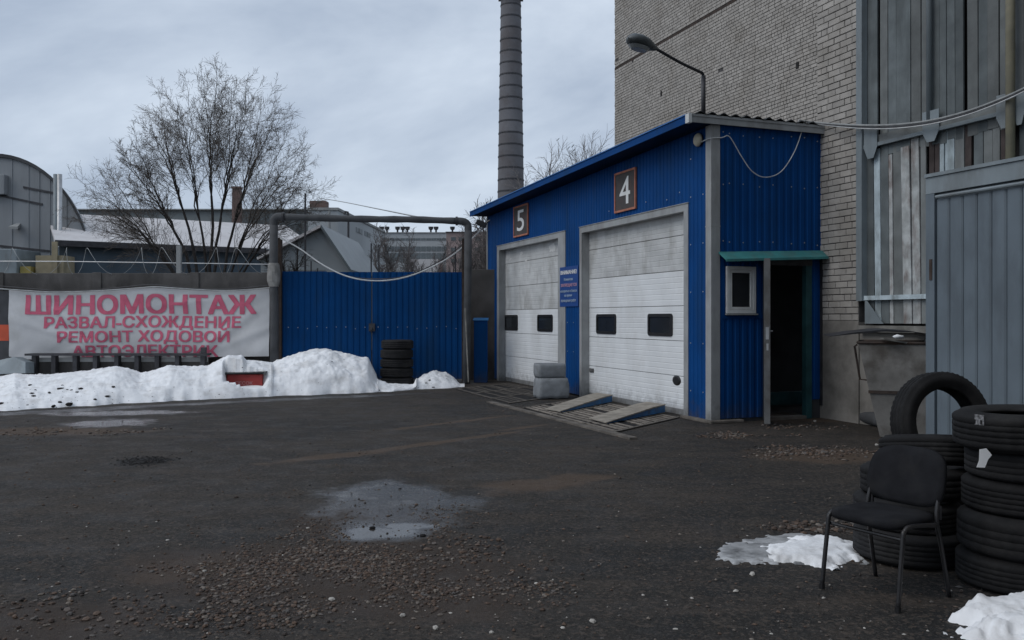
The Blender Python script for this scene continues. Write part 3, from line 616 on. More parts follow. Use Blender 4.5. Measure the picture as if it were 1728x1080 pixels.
# round lamp and its cable
s_, _, z = FR(1177, 236, 0.06)
r = empty('wall_lamp', Wp(s_, 0.012, z), PHI, 'round cream bulkhead lamp on the blue wall near the garage corner', 'lamp')
m = MB(); m.lathe([(0.0, 0.03), (0.09, 0.03), (0.09, 0.0)], 24); [setattr(v, 'xyz', (v.x, v.z, v.y)) for v in m.v]; m.build('lamp_base', M['dark_steel'], r)
m = MB(); m.lathe([(0.0, 0.095), (0.05, 0.09), (0.088, 0.07), (0.104, 0.045), (0.106, 0.031), (0.0, 0.031)], 24); [setattr(v, 'xyz', (v.x, v.z, v.y)) for v in m.v]; m.build('lamp_cover', M['cream'], r, smooth=True)
pts = [Wp(s_-0.1, 0.05, z-0.05), Wp(0.0, 0.045, EN(1201, 234)[2]), Wp(-0.04, -0.15, EN(1215, 233)[2]), Wp(-0.05, *EN(1228, 232)[1:]), Wp(-0.05, *EN(1248, 265)[1:]), Wp(-0.05, *EN(1266, 290)[1:]), Wp(-0.05, *EN(1288, 300)[1:]),
       Wp(-0.05, *EN(1315, 290)[1:]), Wp(-0.05, *EN(1338, 255)[1:]), Wp(-0.06, *EN(1351, 215)[1:]), Wp(-0.10, *EN(1350, 206)[1:])]
tag(MB().tube(spline(pts, 6), 0.008, 6).build('lamp_cable', M['cable_white']), 'thin white cable looping down across the blue end wall from the round lamp', 'cable')
# small floodlight under the left eave
r = empty('floodlight', P(813, 377, 21.8), 0, 'small dark floodlight under the far left eave of the garage', 'lamp')
mm_ = Matrix.Rotation(math.radians(25), 4, 'Y')
MB().box(-0.14, 0.12, -0.08, 0.08, -0.07, 0.05, mm_).build('lamp_body', M['black'], r, bevel=0.01)
MB().tube([(0.1, 0, 0.0), (0.2, 0, 0.08)], 0.02, 6).build('bracket', M['black'], r)

# lamp arm standing on the roof
pb = Wp(*EN(1187, 192, 0.12)); Yp = pb.y
r = empty('roof_street_lamp', (pb.x, pb.y, roofz(0)), 0, 'dark street lamp on a bent pole rising from the garage roof corner', 'street lamp')
o_ = Vector((pb.x, pb.y, roofz(0)))
top = P(1187, 128, Yp)-o_; e1 = P(1105, 81, Yp-0.75)-o_
MB().tube([(0, 0, 0), (0, 0, top.z*0.5), top], 0.034, 10).tube(spline([top-Vector((0, 0, 0.06)), top+Vector((-0.01, 0, 0.03)), top+(e1-top)*0.08+Vector((0, 0, 0.03)), top+(e1-top)*0.5, e1], 5), 0.022, 8).build('pole', M['dark_steel'], r, smooth=True)
ax = (P(1061, 64, Yp-1.15)-o_)-e1; L_ = ax.length; ax.normalize(); sd = ax.cross(Vector((0, 0, 1))).normalized(); up = sd.cross(ax)
m = MB(); tab = [(-0.06, .03, .03, .03), (0.02, .04, .05, .045), (.18, .075, .07, .065), (.40, .125, .09, .085), (.66, .145, .10, .085), (.86, .12, .085, .07), (.97, .06, .04, .04), (1.0, .01, .01, .01)]; nn = 16
for t_, hw, ht, hb in tab:
    for k in range(nn):
        an = 2*math.pi*k/nn; m.v.append(e1+ax*(t_*L_)+sd*hw*math.cos(an)+up*((ht if math.sin(an) > 0 else hb)*math.sin(an)))
for i in range(len(tab)-1):
    for k in range(nn): k2 = (k+1) % nn; m.f.append((i*nn+k, i*nn+k2, (i+1)*nn+k2, (i+1)*nn+k))
m.build('lamp_head', mat('lamp_housing', (0.09, 0.10, 0.105), 0.45, 0.2, 0.2), r, smooth=True)
m = MB(); ring = []
for k in range(nn):
    an = 2*math.pi*k/nn; m.v.append(e1+ax*(L_*(0.62+0.34*math.sin(an)))+sd*0.11*math.cos(an)-up*0.072)
for k in range(nn):
    an = 2*math.pi*k/nn; m.v.append(e1+ax*(L_*(0.62+0.26*math.sin(an)))+sd*0.075*math.cos(an)-up*0.115)
m.f.append(tuple(range(nn, 2*nn)))
for k in range(nn): k2 = (k+1) % nn; m.f.append((k, k2, nn+k2, nn+k))
m.build('lamp_glass', mat('lamp_glass', (0.30, 0.32, 0.33), 0.25, 0, 0.1), r)

# cables running from the roof corner to the right
for i, (dy, rr_, mm) in enumerate(((0, 0.014, 'cable'), (6, 0.012, 'cable_dark'), (10, 0.010, 'cable_white'))):
    pts = []
    for px, py, k in ((1348, 203, 0.0), (1378, 207, 0.35), (1440, 211, 0.8), (1500, 211, 1), (1560, 205, 1), (1610, 194, 1), (1660, 178, 1), (1728, 149, 0.9), (1830, 95, 0.7)):
        q = FR(px, py+dy*k*0.6, lerp_tab([(1348, -1.62), (1378, OP+0.12), (1440, OP+0.16), (1830, OP+0.22)], px)); pts.append(Wp(*q))
    tag(MB().tube(spline(pts, 5), rr_, 6).build('overhead_cable', M[mm]), ('pale grey cable, top one of the bundle sagging in front of the boarded wall', 'dark cable in the middle of the bundle in front of the boarded wall', 'thin white cable, lowest of the bundle in front of the boarded wall')[i], 'cable', 'cables sagging across the boarded wall')

# ------------------------------------------------------------------ floor grates and ramps in front of the doors
def GLs(px, py): return loc(G(px, py))
SKEW = 0.70
def grating(name, rails, o_in, o_out, nb, label, bz, barmat, broken):
    """rails: their s at the outer edge; the whole field is sheared as in the yard"""
    c_ = (rails[0]+rails[-1])/2; oc = (o_in+o_out)/2
    r = empty(name, Wp(c_, oc), PHI, label, 'grate', 'floor grates in front of the garage doors')
    def S(s_, o_): return s_+SKEW*(o_out-o_)-c_
    def quad(sa, sb, oa, ob, z0, z1):
        return MB().hexa([(S(sb, oa), oa-oc, z0), (S(sa, oa), oa-oc, z0), (S(sa, ob), ob-oc, z0), (S(sb, ob), ob-oc, z0)], [(S(sb, oa), oa-oc, z1), (S(sa, oa), oa-oc, z1), (S(sa, ob), ob-oc, z1), (S(sb, ob), ob-oc, z1)])
    quad(rails[0], rails[-1], o_in, o_out, 0.002, 0.006).build('pit_shade', M['stone_dark'], r)  # flat black sheet on the ground, paints the shade below the bars
    for s_ in rails: quad(s_+0.03, s_-0.03, o_in, o_out, 0.007, bz+0.010).build('rail', M['kerb'], r)
    st = (o_out-o_in)/nb
    for a, b in zip(rails, rails[1:]):
        ln = abs(a-b)-0.08; src = None
        for j in range(nb):
            if random.random() < broken: continue
            if src is None: src = o = MB().box(-ln/2, ln/2, -st*0.25, st*0.25, 0, bz).build('grate_bar', barmat, r)
            else: o = mk('grate_bar', src.data, r)
            oo = o_in+st*(j+0.5); o.location = (S((a+b)/2, oo)+random.uniform(-.01, .01), oo-oc+random.uniform(-.012, .012), 0.007+random.uniform(-.001, .002)); o.rotation_euler = (0, 0, random.uniform(-.012, .012))
    return r
grating('floor_grate', [3.0, 1.78, 0.53, -0.48], 0.10, 1.90, 13, 'slatted floor grate under the two ramps at door 4', 0.010, M['grate'], 0.03)
grating('floor_grate', [7.3, 6.1, 4.9, 3.9], 0.10, 1.85, 12, 'dirt-filled slatted floor grate at the sill of door 5', 0.006, M['grate_dull'], 0.25)
a = GLs(826, 679); b = GLs(1069, 742)
tag(MB().hexa([Wp(a[0], a[1]+.06, .0), Wp(a[0], a[1]-.06, 0), Wp(b[0], b[1]-.06, 0), Wp(b[0], b[1]+.06, 0)], [Wp(a[0], a[1]+.06, .022), Wp(a[0], a[1]-.06, .022), Wp(b[0], b[1]-.06, .03), Wp(b[0], b[1]+.06, .03)]).build('timber_edging', M['kerb']),
    'thin worn edging beam laid along the outer side of the floor grates', 'beam')
def ramp_(l0, l1, h0, h1, label):
    c_ = (Vector((*l0, 0))+Vector((*l1, 0))+Vector((*h0, 0))+Vector((*h1, 0)))/4
    r = empty('loading_ramp', Wp(c_.x, c_.y), PHI, label, 'ramp', 'ramps at door 4')
    def q(p, z): return (p[0]-c_.x, p[1]-c_.y, z)
    def mid(a, b, t_): return (a[0]+(b[0]-a[0])*t_, a[1]+(b[1]-a[1])*t_)
    k0, k1 = mid(l0, h0, .8), mid(l1, h1, .8)
    MB().hexa([q(mid(l1, h1, .03), .022), q(mid(l0, h0, .03), .022), q(h0, .03), q(h1, .03)], [q(mid(l1, h1, .03), .034), q(mid(l0, h0, .03), .034), q(h0, .145), q(h1, .145)]).build('ramp_body', M['blue_paint'], r)
    m = MB(); e = 0.02
    def w_(a, b, t_): return mid(a, b, t_)
    m.hexa([q(w_(l1, l0, -.04), .036), q(w_(l1, l0, 1.04), .036), q(w_(k0, k1, -.04), .130), q(w_(k0, k1, 1.04), .130)], [q(w_(l1, l0, -.04), .050), q(w_(l1, l0, 1.04), .050), q(w_(k0, k1, -.04), .152), q(w_(k0, k1, 1.04), .152)])
    m.hexa([q(w_(k1, k0, -.04), .131), q(w_(k1, k0, 1.04), .131), q(w_(h0, h1, -.04), .147), q(w_(h0, h1, 1.04), .147)], [q(w_(k1, k0, -.04), .152), q(w_(k1, k0, 1.04), .152), q(w_(h0, h1, -.04), .160), q(w_(h0, h1, 1.04), .160)])
    m.build('tread_board', M['ramp_top'], r)
ramp_((2.414, 1.72), (1.974, 1.654), (3.80, 0.06), (3.30, -0.0), 'sloping ramp with blue side, the one nearer the grey blocks')
ramp_((0.874, 1.63), (0.30, 1.643), (1.86, 0.06), (1.385, -0.0), 'sloping ramp with blue side, the one nearer the garage corner')
# two stacked grey blocks beside the pillar
def soft_block(name, c, sx, sy, z0, z1, taper, label, dent):
    r = MB(); nx, ny, nz = 10, 8, 6; idx = {}
    import itertools
    def pt(i, j, k):
        x, y, z = i/nx*2-1, j/ny*2-1, k/nz
        tp = 1+taper*(1-z)*0.5
        p = Vector((x*sx*tp, y*sy*tp, z0+(z1-z0)*z))
        # rounding
        e = max(abs(x), abs(y)); q = 1-0.07*(max(0, abs(x)-.6)*max(0, abs(y)-.6)/.16)-0.05*max(0, abs(z*2-1)-.55)/.45
        p.x *= q; p.y *= q
        if dent and z > 0.99 and abs(x) < 0.72 and abs(y) < 0.6: p.z -= 0.06*(1-abs(x)/.72*0.4)
        d = noise.noise(p*7)*0.012; p += Vector((d, d, d*0.8)); return p
    def vid(i, j, k):
        if (i, j, k) not in idx: idx[(i, j, k)] = len(r.v); r.v.append(pt(i, j, k))
        return idx[(i, j, k)]
    for i in range(nx):
        for j in range(ny):
            r.f.append((vid(i, j, nz), vid(i+1, j, nz), vid(i+1, j+1, nz), vid(i, j+1, nz))); r.f.append((vid(i, j, 0), vid(i, j+1, 0), vid(i+1, j+1, 0), vid(i+1, j, 0)))
    for i in range(nx):
        for k in range(nz):
            r.f.append((vid(i, 0, k), vid(i+1, 0, k), vid(i+1, 0, k+1), vid(i, 0, k+1))); r.f.append((vid(i, ny, k), vid(i, ny, k+1), vid(i+1, ny, k+1), vid(i+1, ny, k)))
    for j in range(ny):
        for k in range(nz):
            r.f.append((vid(0, j, k), vid(0, j, k+1), vid(0, j+1, k+1), vid(0, j+1, k))); r.f.append((vid(nx, j, k), vid(nx, j+1, k), vid(nx, j+1, k+1), vid(nx, j, k+1)))
    o = r.build(name, M['grey_felt'], smooth=True); o.location = c; o.rotation_euler = (0, 0, math.radians(14)); return tag(o, label, 'block', 'grey blocks stacked by the pillar')
bc = P(930, 668, 17.4); bc.z = 0
soft_block('grey_block', bc, 0.31, 0.26, 0.02, 0.41, 0.12, 'lower, larger rough grey block standing by the blue pillar', False)
soft_block('grey_block', bc+Vector((-0.03, 0, 0)), 0.30, 0.24, 0.42, 0.69, -0.10, 'upper rough grey block with hollow top, lying on the larger one', True)

# ------------------------------------------------------------------ tall brick building behind
PS0, PS1 = FR(1379, 300, OP)[0], FR(1449, 300, OP)[0]       # pier: left and right edge (s)
bld = empty('brick_building', Wp(PS0, OP), PHI, 'tall pale grey brick building rising behind the blue garage', 'building')
def BL(s, o, z): return Vector((s-PS0, o-OP, z))
TOP = 15.0
BACK_L = FR(1037, 150, GDEP)[0]
CH, BLN, JT = 0.1005, 0.262, 0.012
PZ0 = FR(1420, 541, OP)[2]                                  # where the brickwork of the pier starts above the rendered plinth
# mortar cores
m = MB(); a = BL(PS1, OP-0.3, PZ0); b = BL(PS0, OP-0.008, TOP); m.box(a.x, b.x, a.y, b.y, PZ0-0.02, TOP); m.build('pier_core', M['mortar'], bld)
m = MB(); a = BL(-1.2, GDEP-0.4, 0); b = BL(BACK_L, GDEP-0.008, 0); m.box(a.x, b.x-0.005, a.y, b.y-0.012, 3.8, TOP); m.build('rear_wall_core', M['mortar'], bld)
# the building's flank behind the garage corner and the long wing past the gallery (both out of view but there)
m = MB(); a = BL(PS0-0.02, GDEP-0.4, 0); b = BL(PS0-0.002, OP-0.30, 0); m.box(a.x-0.3, b.x, a.y, b.y, 0, TOP); m.build('return_wall', M['brick'], bld)
m = MB(); a = BL(-24, OP-0.4, 0); b = BL(-6.2, OP-0.005, 0); m.box(a.x, b.x, a.y, b.y, 0, TOP); m.build('wing_wall', M['brick'], bld)
m = MB(); a = BL(-24, OP-0.4, 0); b = BL(-16.5, 10.5, 0); m.box(a.x, b.x, a.y+0.5, b.y, 0, TOP-0.01); m.build('sky_blocker_wing', M['brick'], bld)  # unseen block added to cut off sky light and darken the end wall
m = MB(); a = BL(PS1, OP-0.3, 0); b = BL(PS0, OP+0.004, 0); m.box(a.x, b.x, a.y, b.y, 0, PZ0); m.build('plinth', M['plinth'], bld)
# pier bricks, one by one
def brick_mesh(ln, name):
    mm = MB(); c_ = 0.004; h_ = CH-JT; x0, x1 = -ln/2, ln/2
    mm.hexa([(x0, -0.05, -h_/2), (x1, -0.05, -h_/2), (x1, 0.0, -h_/2), (x0, 0.0, -h_/2)], [(x0, -0.05, h_/2), (x1, -0.05, h_/2), (x1, 0.0, h_/2), (x0, 0.0, h_/2)])
    b0 = len(mm.v); e = 0.005
    mm.v += [Vector((x0+e, 0.005, -h_/2+e)), Vector((x1-e, 0.005, -h_/2+e)), Vector((x1-e, 0.005, h_/2-e)), Vector((x0+e, 0.005, h_/2-e))]
    mm.f.pop(4)     # the front face of the box becomes a chamfered one
    q = [3, 2, 6, 7]
    mm.f.append((b0+1, b0, b0+3, b0+2)); mm.f += [(2, 3, b0, b0+1), (6, 2, b0+1, b0+2), (7, 6, b0+2, b0+3), (3, 7, b0+3, b0)]
    me = bpy.data.meshes.new(name); me.from_pydata([tuple(v) for v in mm.v], [], mm.f); me.materials.append(M['brick']); return me
cache = {}
PW = PS0-PS1
def lay_row(row, width):
    """cuts along a course: (start, end) measured from the left corner of the pier"""
    k = row % 6; x = 0.0; r = []
    first = [0.262, 0.131, 0.262, 0.10, 0.262, 0.16][k]
    hdr = (k == 3)
    seq = [first]
    while sum(seq) < width: seq.append(0.131 if hdr and len(seq) % 3 else 0.262)
    for l_ in seq:
        e = min(x+l_, width)
        if e-x > 0.03: r.append((x, e))
        x = e
        if x >= width: break
    return r
row = 0; z = PZ0+CH/2
while z < 7.15:
    for x0, x1 in lay_row(row, PW):
        ln = round(x1-x0-JT, 3)
        if ln not in cache: cache[ln] = brick_mesh(ln, 'brick')
        o = mk('brick', cache[ln], bld); o.location = (-(x0+x1)/2, random.uniform(-0.003, 0.004), z+random.uniform(-.002, .002)); o.rotation_euler = (random.uniform(-.01, .01), random.uniform(-.006, .006), random.uniform(-.012, .012))
    row += 1; z += CH
# rear wall courses: thousands of bricks, joined
JR = 0.019; m = MB(); zr = 4.3; row = 0
bandz = FR(1145, 55, GDEP)[2]
while zr < 13.9:
    if abs(zr-bandz) > 0.06:
        s = -1.2; off = [0.0, 0.131, 0.05, 0.18][row % 4]
        x = s-off
        while x < BACK_L:
            l_ = 0.131 if (row % 5 == 2 or random.random() < 0.10) else 0.262
            a, b = max(x, s), min(x+l_, BACK_L)
            if b-a > 0.04 and random.random() > 0.0006:
                pr = GDEP+random.uniform(-0.002, 0.006); p0 = BL(a+JR/2, GDEP-0.03, 0); p1 = BL(b-JR/2, pr, 0); jz = random.uniform(-.002, .002)
                bb = len(m.v); hz = (CH-JR)/2
                for y in (p0.y, p1.y):
                    for x_, z_ in ((p0.x, zr-hz+jz), (p1.x, zr-hz+jz), (p1.x, zr+hz+jz), (p0.x, zr+hz+jz)): m.v.append(Vector((x_, y, z_)))
                m.f += [(bb+5, bb+4, bb+7, bb+6), (bb, bb+1, bb+5, bb+4), (bb+1, bb+2, bb+6, bb+5), (bb+2, bb+3, bb+7, bb+6), (bb+3, bb, bb+4, bb+7)]
            x += l_
    row += 1; zr += CH
tag(m.build('brick_courses', M['brick'], bld), kind='stuff')
a = BL(-1.2, GDEP, 0); b = BL(BACK_L, GDEP, 0)
MB().box(a.x, b.x, -0.04+a.y, a.y-0.004, bandz-0.05, bandz+0.05).build('dark_joint_band', M['rust'], bld)
# dark boxes set on the rear wall, coloured like the shade inside holes
for px, py in ((1346, 110), (1116, 158)):
    q = FR(px, py, GDEP); p_ = BL(q[0], GDEP, q[2]); MB().box(p_.x-0.05, p_.x+0.05, p_.y-0.02, p_.y+0.012, p_.z-0.09, p_.z+0.09).build('hole_shade_box', M['plank_back'], bld)

# ------------------------------------------------------------------ boarded gallery to the right of the pier
OG = OP-0.02
gal = empty('boarded_gallery', Wp(PS1, OP), PHI, 'tall gallery of weathered blue-grey vertical boards on a steel frame', 'wall')
def GLc(s, o, z): return Vector((s-PS1, o-OP, z))
def gs(px, py, o=0.0): q = FR(px, py, OG+o); return q[0]-PS1, q[2]
gxl, gxr = PS1, -6.2
a = GLc(gxr, OP-0.35, 0); MB().box(a.x, -0.02, OG-0.25-OP, OG-0.10-OP, 1.0, TOP).build('gallery_back', M['plank_back'], gal)
MB().box(a.x, -0.005, OG-0.2-OP, OG-0.0-OP, 0, gs(1500, 560)[1]).build('gallery_base', M['plinth'], gal)
# ledge: one sloping-looking level line in the photo
ZL_T, ZL_B = gs(1520, 219)[1], gs(1520, 236)[1]
def plank(x0, x1, z0, z1, mm, lean=0.0, proud=0.0, name='plank', tilt=0.0):
    w2 = abs(x1-x0)/2-0.003; c_ = (x0+x1)/2; y = OG-OP+proud
    ch = 0.006
    mb = MB(); mb.box(-w2, w2, -0.028, 0.0, 0, z1-z0)
    o = mb.build(name, mm, gal, bevel=0.004); o.location = (c_, y, z0); o.rotation_euler = (0, lean, 0)
    return o
# upper tier
up = [(1461, 1480, 0), (1484, 1497, 1), (1498, 1512, 0), (1512, 1536, 0), (1536.5, 1553, 1), (1554, 1567, 1), (1573, 1586, 0), (1586, 1597.5, 0), (1598, 1612, 0), (1612, 1626, 0), (1632, 1650, 1), (1650.5, 1666, 0), (1666.5, 1686, 1), (1687, 1702, 1), (1712, 1728, 1), (1728.5, 1748, 0), (1748.5, 1766, 1)]
for px0, px1, k in up:
    x1_, _ = gs(px0, 120); x0_, _ = gs(px1, 120)
    plank(x0_, x1_, ZL_T-0.3+random.uniform(-.04, .02), 9.5, PL[k], lean=random.uniform(0.0, 0.004), proud=random.uniform(-0.012, 0.006))
x = gs(1766.5, 120)[0]
while x > gxr-PS1:
    wd = random.uniform(.13, .19); plank(x-wd, x, ZL_T-0.3, 9.5, PL[random.choice((0, 1))], proud=random.uniform(-.01, .005)); x -= wd+0.004
# lower tier
ZB = gs(1500, 546)[1]
lowr = [(1463.5, 1476, 0, 250), (1476.5, 1487, 2, 251), (1487.5, 1501, 0, 236), (1501.5, 1508, 3, 260), (1508.5, 1525, 1, 236), (1525.5, 1540, 3, 246), (1540.5, 1554, 3, 228), (1554.5, 1564, 1, 228),
        (1567, 1576, 4, 220), (1576.5, 1585, 4, 220), (1585.5, 1593, 2, 220), (1594, 1610, 2, 215), (1611, 1627, 1, 212), (1627.5, 1638.6, 4, 205), (1642, 1658, 0, 203), (1658.5, 1674, 1, 200), (1674.5, 1687, 1, 195), (1688, 1696, 4, 192), (1696.5, 1703, 1, 190), (1719, 1730, 0, 190), (1731, 1745, 1, 185)]
for i, (px0, px1, k, pyt) in enumerate(lowr):
    pm = (px0+px1)/2
    x1_, _ = gs(px0, 380); x0_, _ = gs(px1, 380); zt = gs(pm, pyt)[1]
    ln = 0.0
    if i == 5: ln = 0.022
    elif i == 6: ln = 0.016
    elif i < 8: ln = random.uniform(0.006, 0.014)
    zb = ZB+ (0.22 if False else 0)
    plank(x0_, x1_, zb, zt, PL[k], lean=-ln if False else ln, proud=random.uniform(-0.014, 0.004) + (0.012 if i in (5, 6) else 0))
x = gs(1745.5, 380)[0]
while x > gxr-PS1:
    wd = random.uniform(.13, .19); plank(x-wd, x, ZB, ZL_B+0.2, PL[random.choice((0, 1, 2))], proud=random.uniform(-.01, .004)); x -= wd+0.004
# steel frame
MB().box(-0.13, 0.0, -0.02, 0.05, gs(1455, 508)[1], TOP).box(-0.155, -0.132, -0.02, 0.085, gs(1455, 508)[1], TOP).build('corner_post', M['steel_grey'], gal)
xr = gxr-PS1
MB().box(xr, -0.13, 0.0, 0.03, ZL_B, ZL_T).build('ledge_rail', PL[1], gal)
MB().box(xr, -0.131, 0.0, 0.055, ZL_B-0.02, ZL_B+0.03).build('ledge_lip', M['steel_grey'], gal)
zr_ = gs(1510, 502)[1]
MB().box(xr, -0.12, 0.005, 0.045, zr_-0.03, zr_+0.035).build('lower_rail', PL[2], gal)
zs_ = gs(1510, 555)[1]
MB().box(xr, -0.06, -0.01, 0.09, zs_-0.05, zs_+0.045).build('sill_beam', M['wood_old'], gal)
for px, py, w_, h_ in ((1471, 240, 0.13, 0.24), (1572.5, 213, 0.14, 0.21), (1699, 187, 0.13, 0.21), (1722, 183, 0.07, 0.2)):
    x_, z_ = gs(px, py, 0.06); MB().prism([(x_-w_, 0, z_+h_), (x_+w_, 0, z_+h_), (x_+w_, 0, z_-h_*0.35), (x_+w_*0.45, 0, z_-h_), (x_-w_*0.45, 0, z_-h_), (x_-w_, 0, z_-h_*0.35)], (0, 0.056, 0), (0, 0.008, 0)).build('gusset_plate', M['steel_grey'], gal)
x0_, z0_ = gs(1466, 546); x1_, z1_ = gs(1497, 546)
MB().prism([(x0_, 0, z0_), (x1_, 0, z0_), (x0_-0.04, 0, zr_-0.04), (x0_, 0, zr_-0.04)], (0, 0.046, 0), (0, 0.008, 0)).build('gusset_plate', M['steel_grey'], gal)
x_, _ = gs(1569.5, 120, 0.05); MB().tube([(x_, 0.045, ZL_T-0.02), (x_, 0.045, 9.4)], 0.038, 10).build('downpipe', M['steel_grey'], gal, smooth=True)
x_, _ = gs(1710, 250, 0.07); MB().tube([(x_, 0.10, 2.0), (x_, 0.10, 9.4)], 0.055, 10).build('downpipe', M['ochre'], gal, smooth=True)

# ------------------------------------------------------------------ grey metal shed in front of the gallery
sp = P(1565, 600, 10.6); ss, so_, _ = loc(sp)
shed = empty('metal_shed', Wp(ss, so_), PHI, 'blue-grey ribbed metal shed front with steel frame at the right edge', 'shed')
hS = ZA(298, 10.6); WS = 3.4; dS = so_-OP-0.12
MB().box(-WS, -0.004, -dS, -0.03, 0.0, hS-0.02).build('shed_body', M['shed_blue'], shed)
MB().box(-WS, 0.0, -dS-0.02, 0.05, hS-0.02, hS+0.02).build('shed_roof', M['steel_grey'], shed)
MB().box(-WS, -0.001, -0.03, 0.03, hS-0.22, hS-0.021).build('header', M['steel_grey'], shed, bevel=0.004)
MB().box(-0.13, 0.0, -0.03, 0.028, 0.0, hS-0.221).build('frame_post', M['shed_blue'], shed, bevel=0.004)
MB().tube([(-0.165, 0.035, hS-0.27), (-WS, 0.035, hS-0.27)], 0.022, 8).build('top_rail', M['steel_grey'], shed)
x = -0.145
for i in range(14):
    wd = 0.19; 
    mb = MB(); mb.prism([(0, -0.02, 0), (0, 0.0, 0), (-0.02, 0.014, 0), (-wd+0.026, 0.014, 0), (-wd+0.006, 0.0, 0), (-wd+0.006, -0.02, 0)][::-1], (0, 0, 0.06), (0, 0, hS-0.36)); o = mb.build('ribbed_panel', M['shed_blue'], shed); o.location = (x, 0, 0); x -= wd
MB().box(-0.10, -0.06, 0.028, 0.036, 2.05, 2.30).build('hasp', M['rust'], shed)

# ------------------------------------------------------------------ flared waste bin with sheet lid
bp_ = P(1532, 600, 11.75); rzb = math.atan2(bp_.x, bp_.y)*-1
binr = empty('waste_bin', (bp_.x, bp_.y, 0), rzb, 'flared grey steel waste bin with stained sides beside the metal shed', 'bin')
def hw(z): return 0.34+(0.60-0.34)*z/1.28
m = MB(); th = 0.012; zt = 1.27
m.hexa([(-hw(0), -hw(0)*.8, 0.02), (hw(0), -hw(0)*.8, 0.02), (hw(0), hw(0)*.8, 0.02), (-hw(0), hw(0)*.8, 0.02)], [(-hw(zt), -hw(zt)*.8, zt), (hw(zt), -hw(zt)*.8, zt), (hw(zt), hw(zt)*.8, zt), (-hw(zt), hw(zt)*.8, zt)])
m.f.pop(1); o = m.build('bin_body', M['bin'], binr); md = o.modifiers.new('thickness', 'SOLIDIFY'); md.thickness = th
m = MB()
for a_, b_ in (((-1, -1), (1, -1)), ((1, -1), (1, 1)), ((1, 1), (-1, 1)), ((-1, 1), (-1, -1))):
    m.tube([(a_[0]*hw(zt), a_[1]*hw(zt)*.8, zt), (b_[0]*hw(zt), b_[1]*hw(zt)*.8, zt)], 0.022, 6)
m.build('bin_rim', M['rust'], binr)
z_ = 0.62; MB().box(-hw(z_)-0.01, hw(z_)+0.01, -hw(z_)*.8-0.014, -hw(z_)*.8, z_-0.02, z_+0.02).build('bin_band', M['rust'], binr)
MB().tube([(-hw(1.2)-0.03, -0.40, 1.24), (-hw(1.2)-0.06, -0.42, 1.22), (-hw(0.8)-0.08, -0.34, 0.78), (-hw(0.8)+0.02, -0.33, 0.77)], 0.014, 6).build('bin_handle', M['rust'], binr)
# curved sheet lying across it
m = MB(); nL = 18
for k in range(nL+1):
    t_ = k/nL; px = 1400+t_*215; py = lerp_tab([(1400, 568), (1440, 562), (1490, 557), (1540, 560), (1580, 566), (1615, 572)], px)
    p_ = P(px, py, 11.55); q_ = P(px, py, 11.55)+Vector((0.10, 0.55, 0.015))
    m.v += [p_-Vector((0, 0, 0.02*math.sin(math.pi*min(1, t_*1.4)))), q_, p_+Vector((0, 0, 0.006)), q_+Vector((0, 0, 0.006))]
for k in range(nL):
    b0 = k*4; m.f += [(b0, b0+4, b0+5, b0+1), (b0+2, b0+3, b0+7, b0+6), (b0, b0+2, b0+6, b0+4), (b0+1, b0+5, b0+7, b0+3)]
m.f += [(0, 1, 3, 2), (nL*4, nL*4+2, nL*4+3, nL*4+1)]
tag(m.build('bent_metal_sheet', M['dark_steel'], smooth=False), 'dark bent metal sheet lying across the top of the waste bin', 'sheet')
pb_ = P(1525, 577, 11.3)
tag(MB().hexa([pb_+Vector((-.25, 0, .03)), pb_+Vector((.22, 0, -.055)), pb_+Vector((.22, .12, -.055)), pb_+Vector((-.25, .12, .03))], [pb_+Vector((-.25, 0, .05)), pb_+Vector((.22, 0, -.03)), pb_+Vector((.22, .12, -.03)), pb_+Vector((-.25, .12, .05))]).build('scrap_board', M['wood_old']),
    'broken grey board poking out of the waste bin', 'board')
m = MB(); c_ = P(1516, 569, 11.28); n = 10
for i in range(5):
    for k in range(n):
        an = 2*math.pi*k/n; rr_ = 0.055*math.sin(math.pi*(i+0.3)/4.6); q = Vector((rr_*1.3*math.cos(an), rr_*math.sin(an), 0.06*(i/4-0.4))); m.v.append(c_+q*(1+0.4*noise.noise((q*30+Vector((3, 1, 2))))))
for i in range(4):
    for k in range(n): k2 = (k+1) % n; m.f.append((i*n+k, i*n+k2, (i+1)*n+k2, (i+1)*n+k))
m.f.append(tuple(range(4*n, 5*n))); m.f.append(tuple(range(n))[::-1])
tag(m.build('white_rag', M['paper'], smooth=True), 'crumpled white rag in the top of the waste bin', 'rag')
# pipe lying at the foot of the wall
a = G(1372, 693); b = G(1490, 722)
tag(MB().tube(spline([a+Vector((0, 0, .10)), (a+b)/2+Vector((0, .03, .11)), b+Vector((0, 0, .10))], 6), 0.105, 14).build('ground_pipe', M['pipe'], smooth=True), 'dark wrapped pipe lying on the ground along the foot of the brick wall', 'pipe')

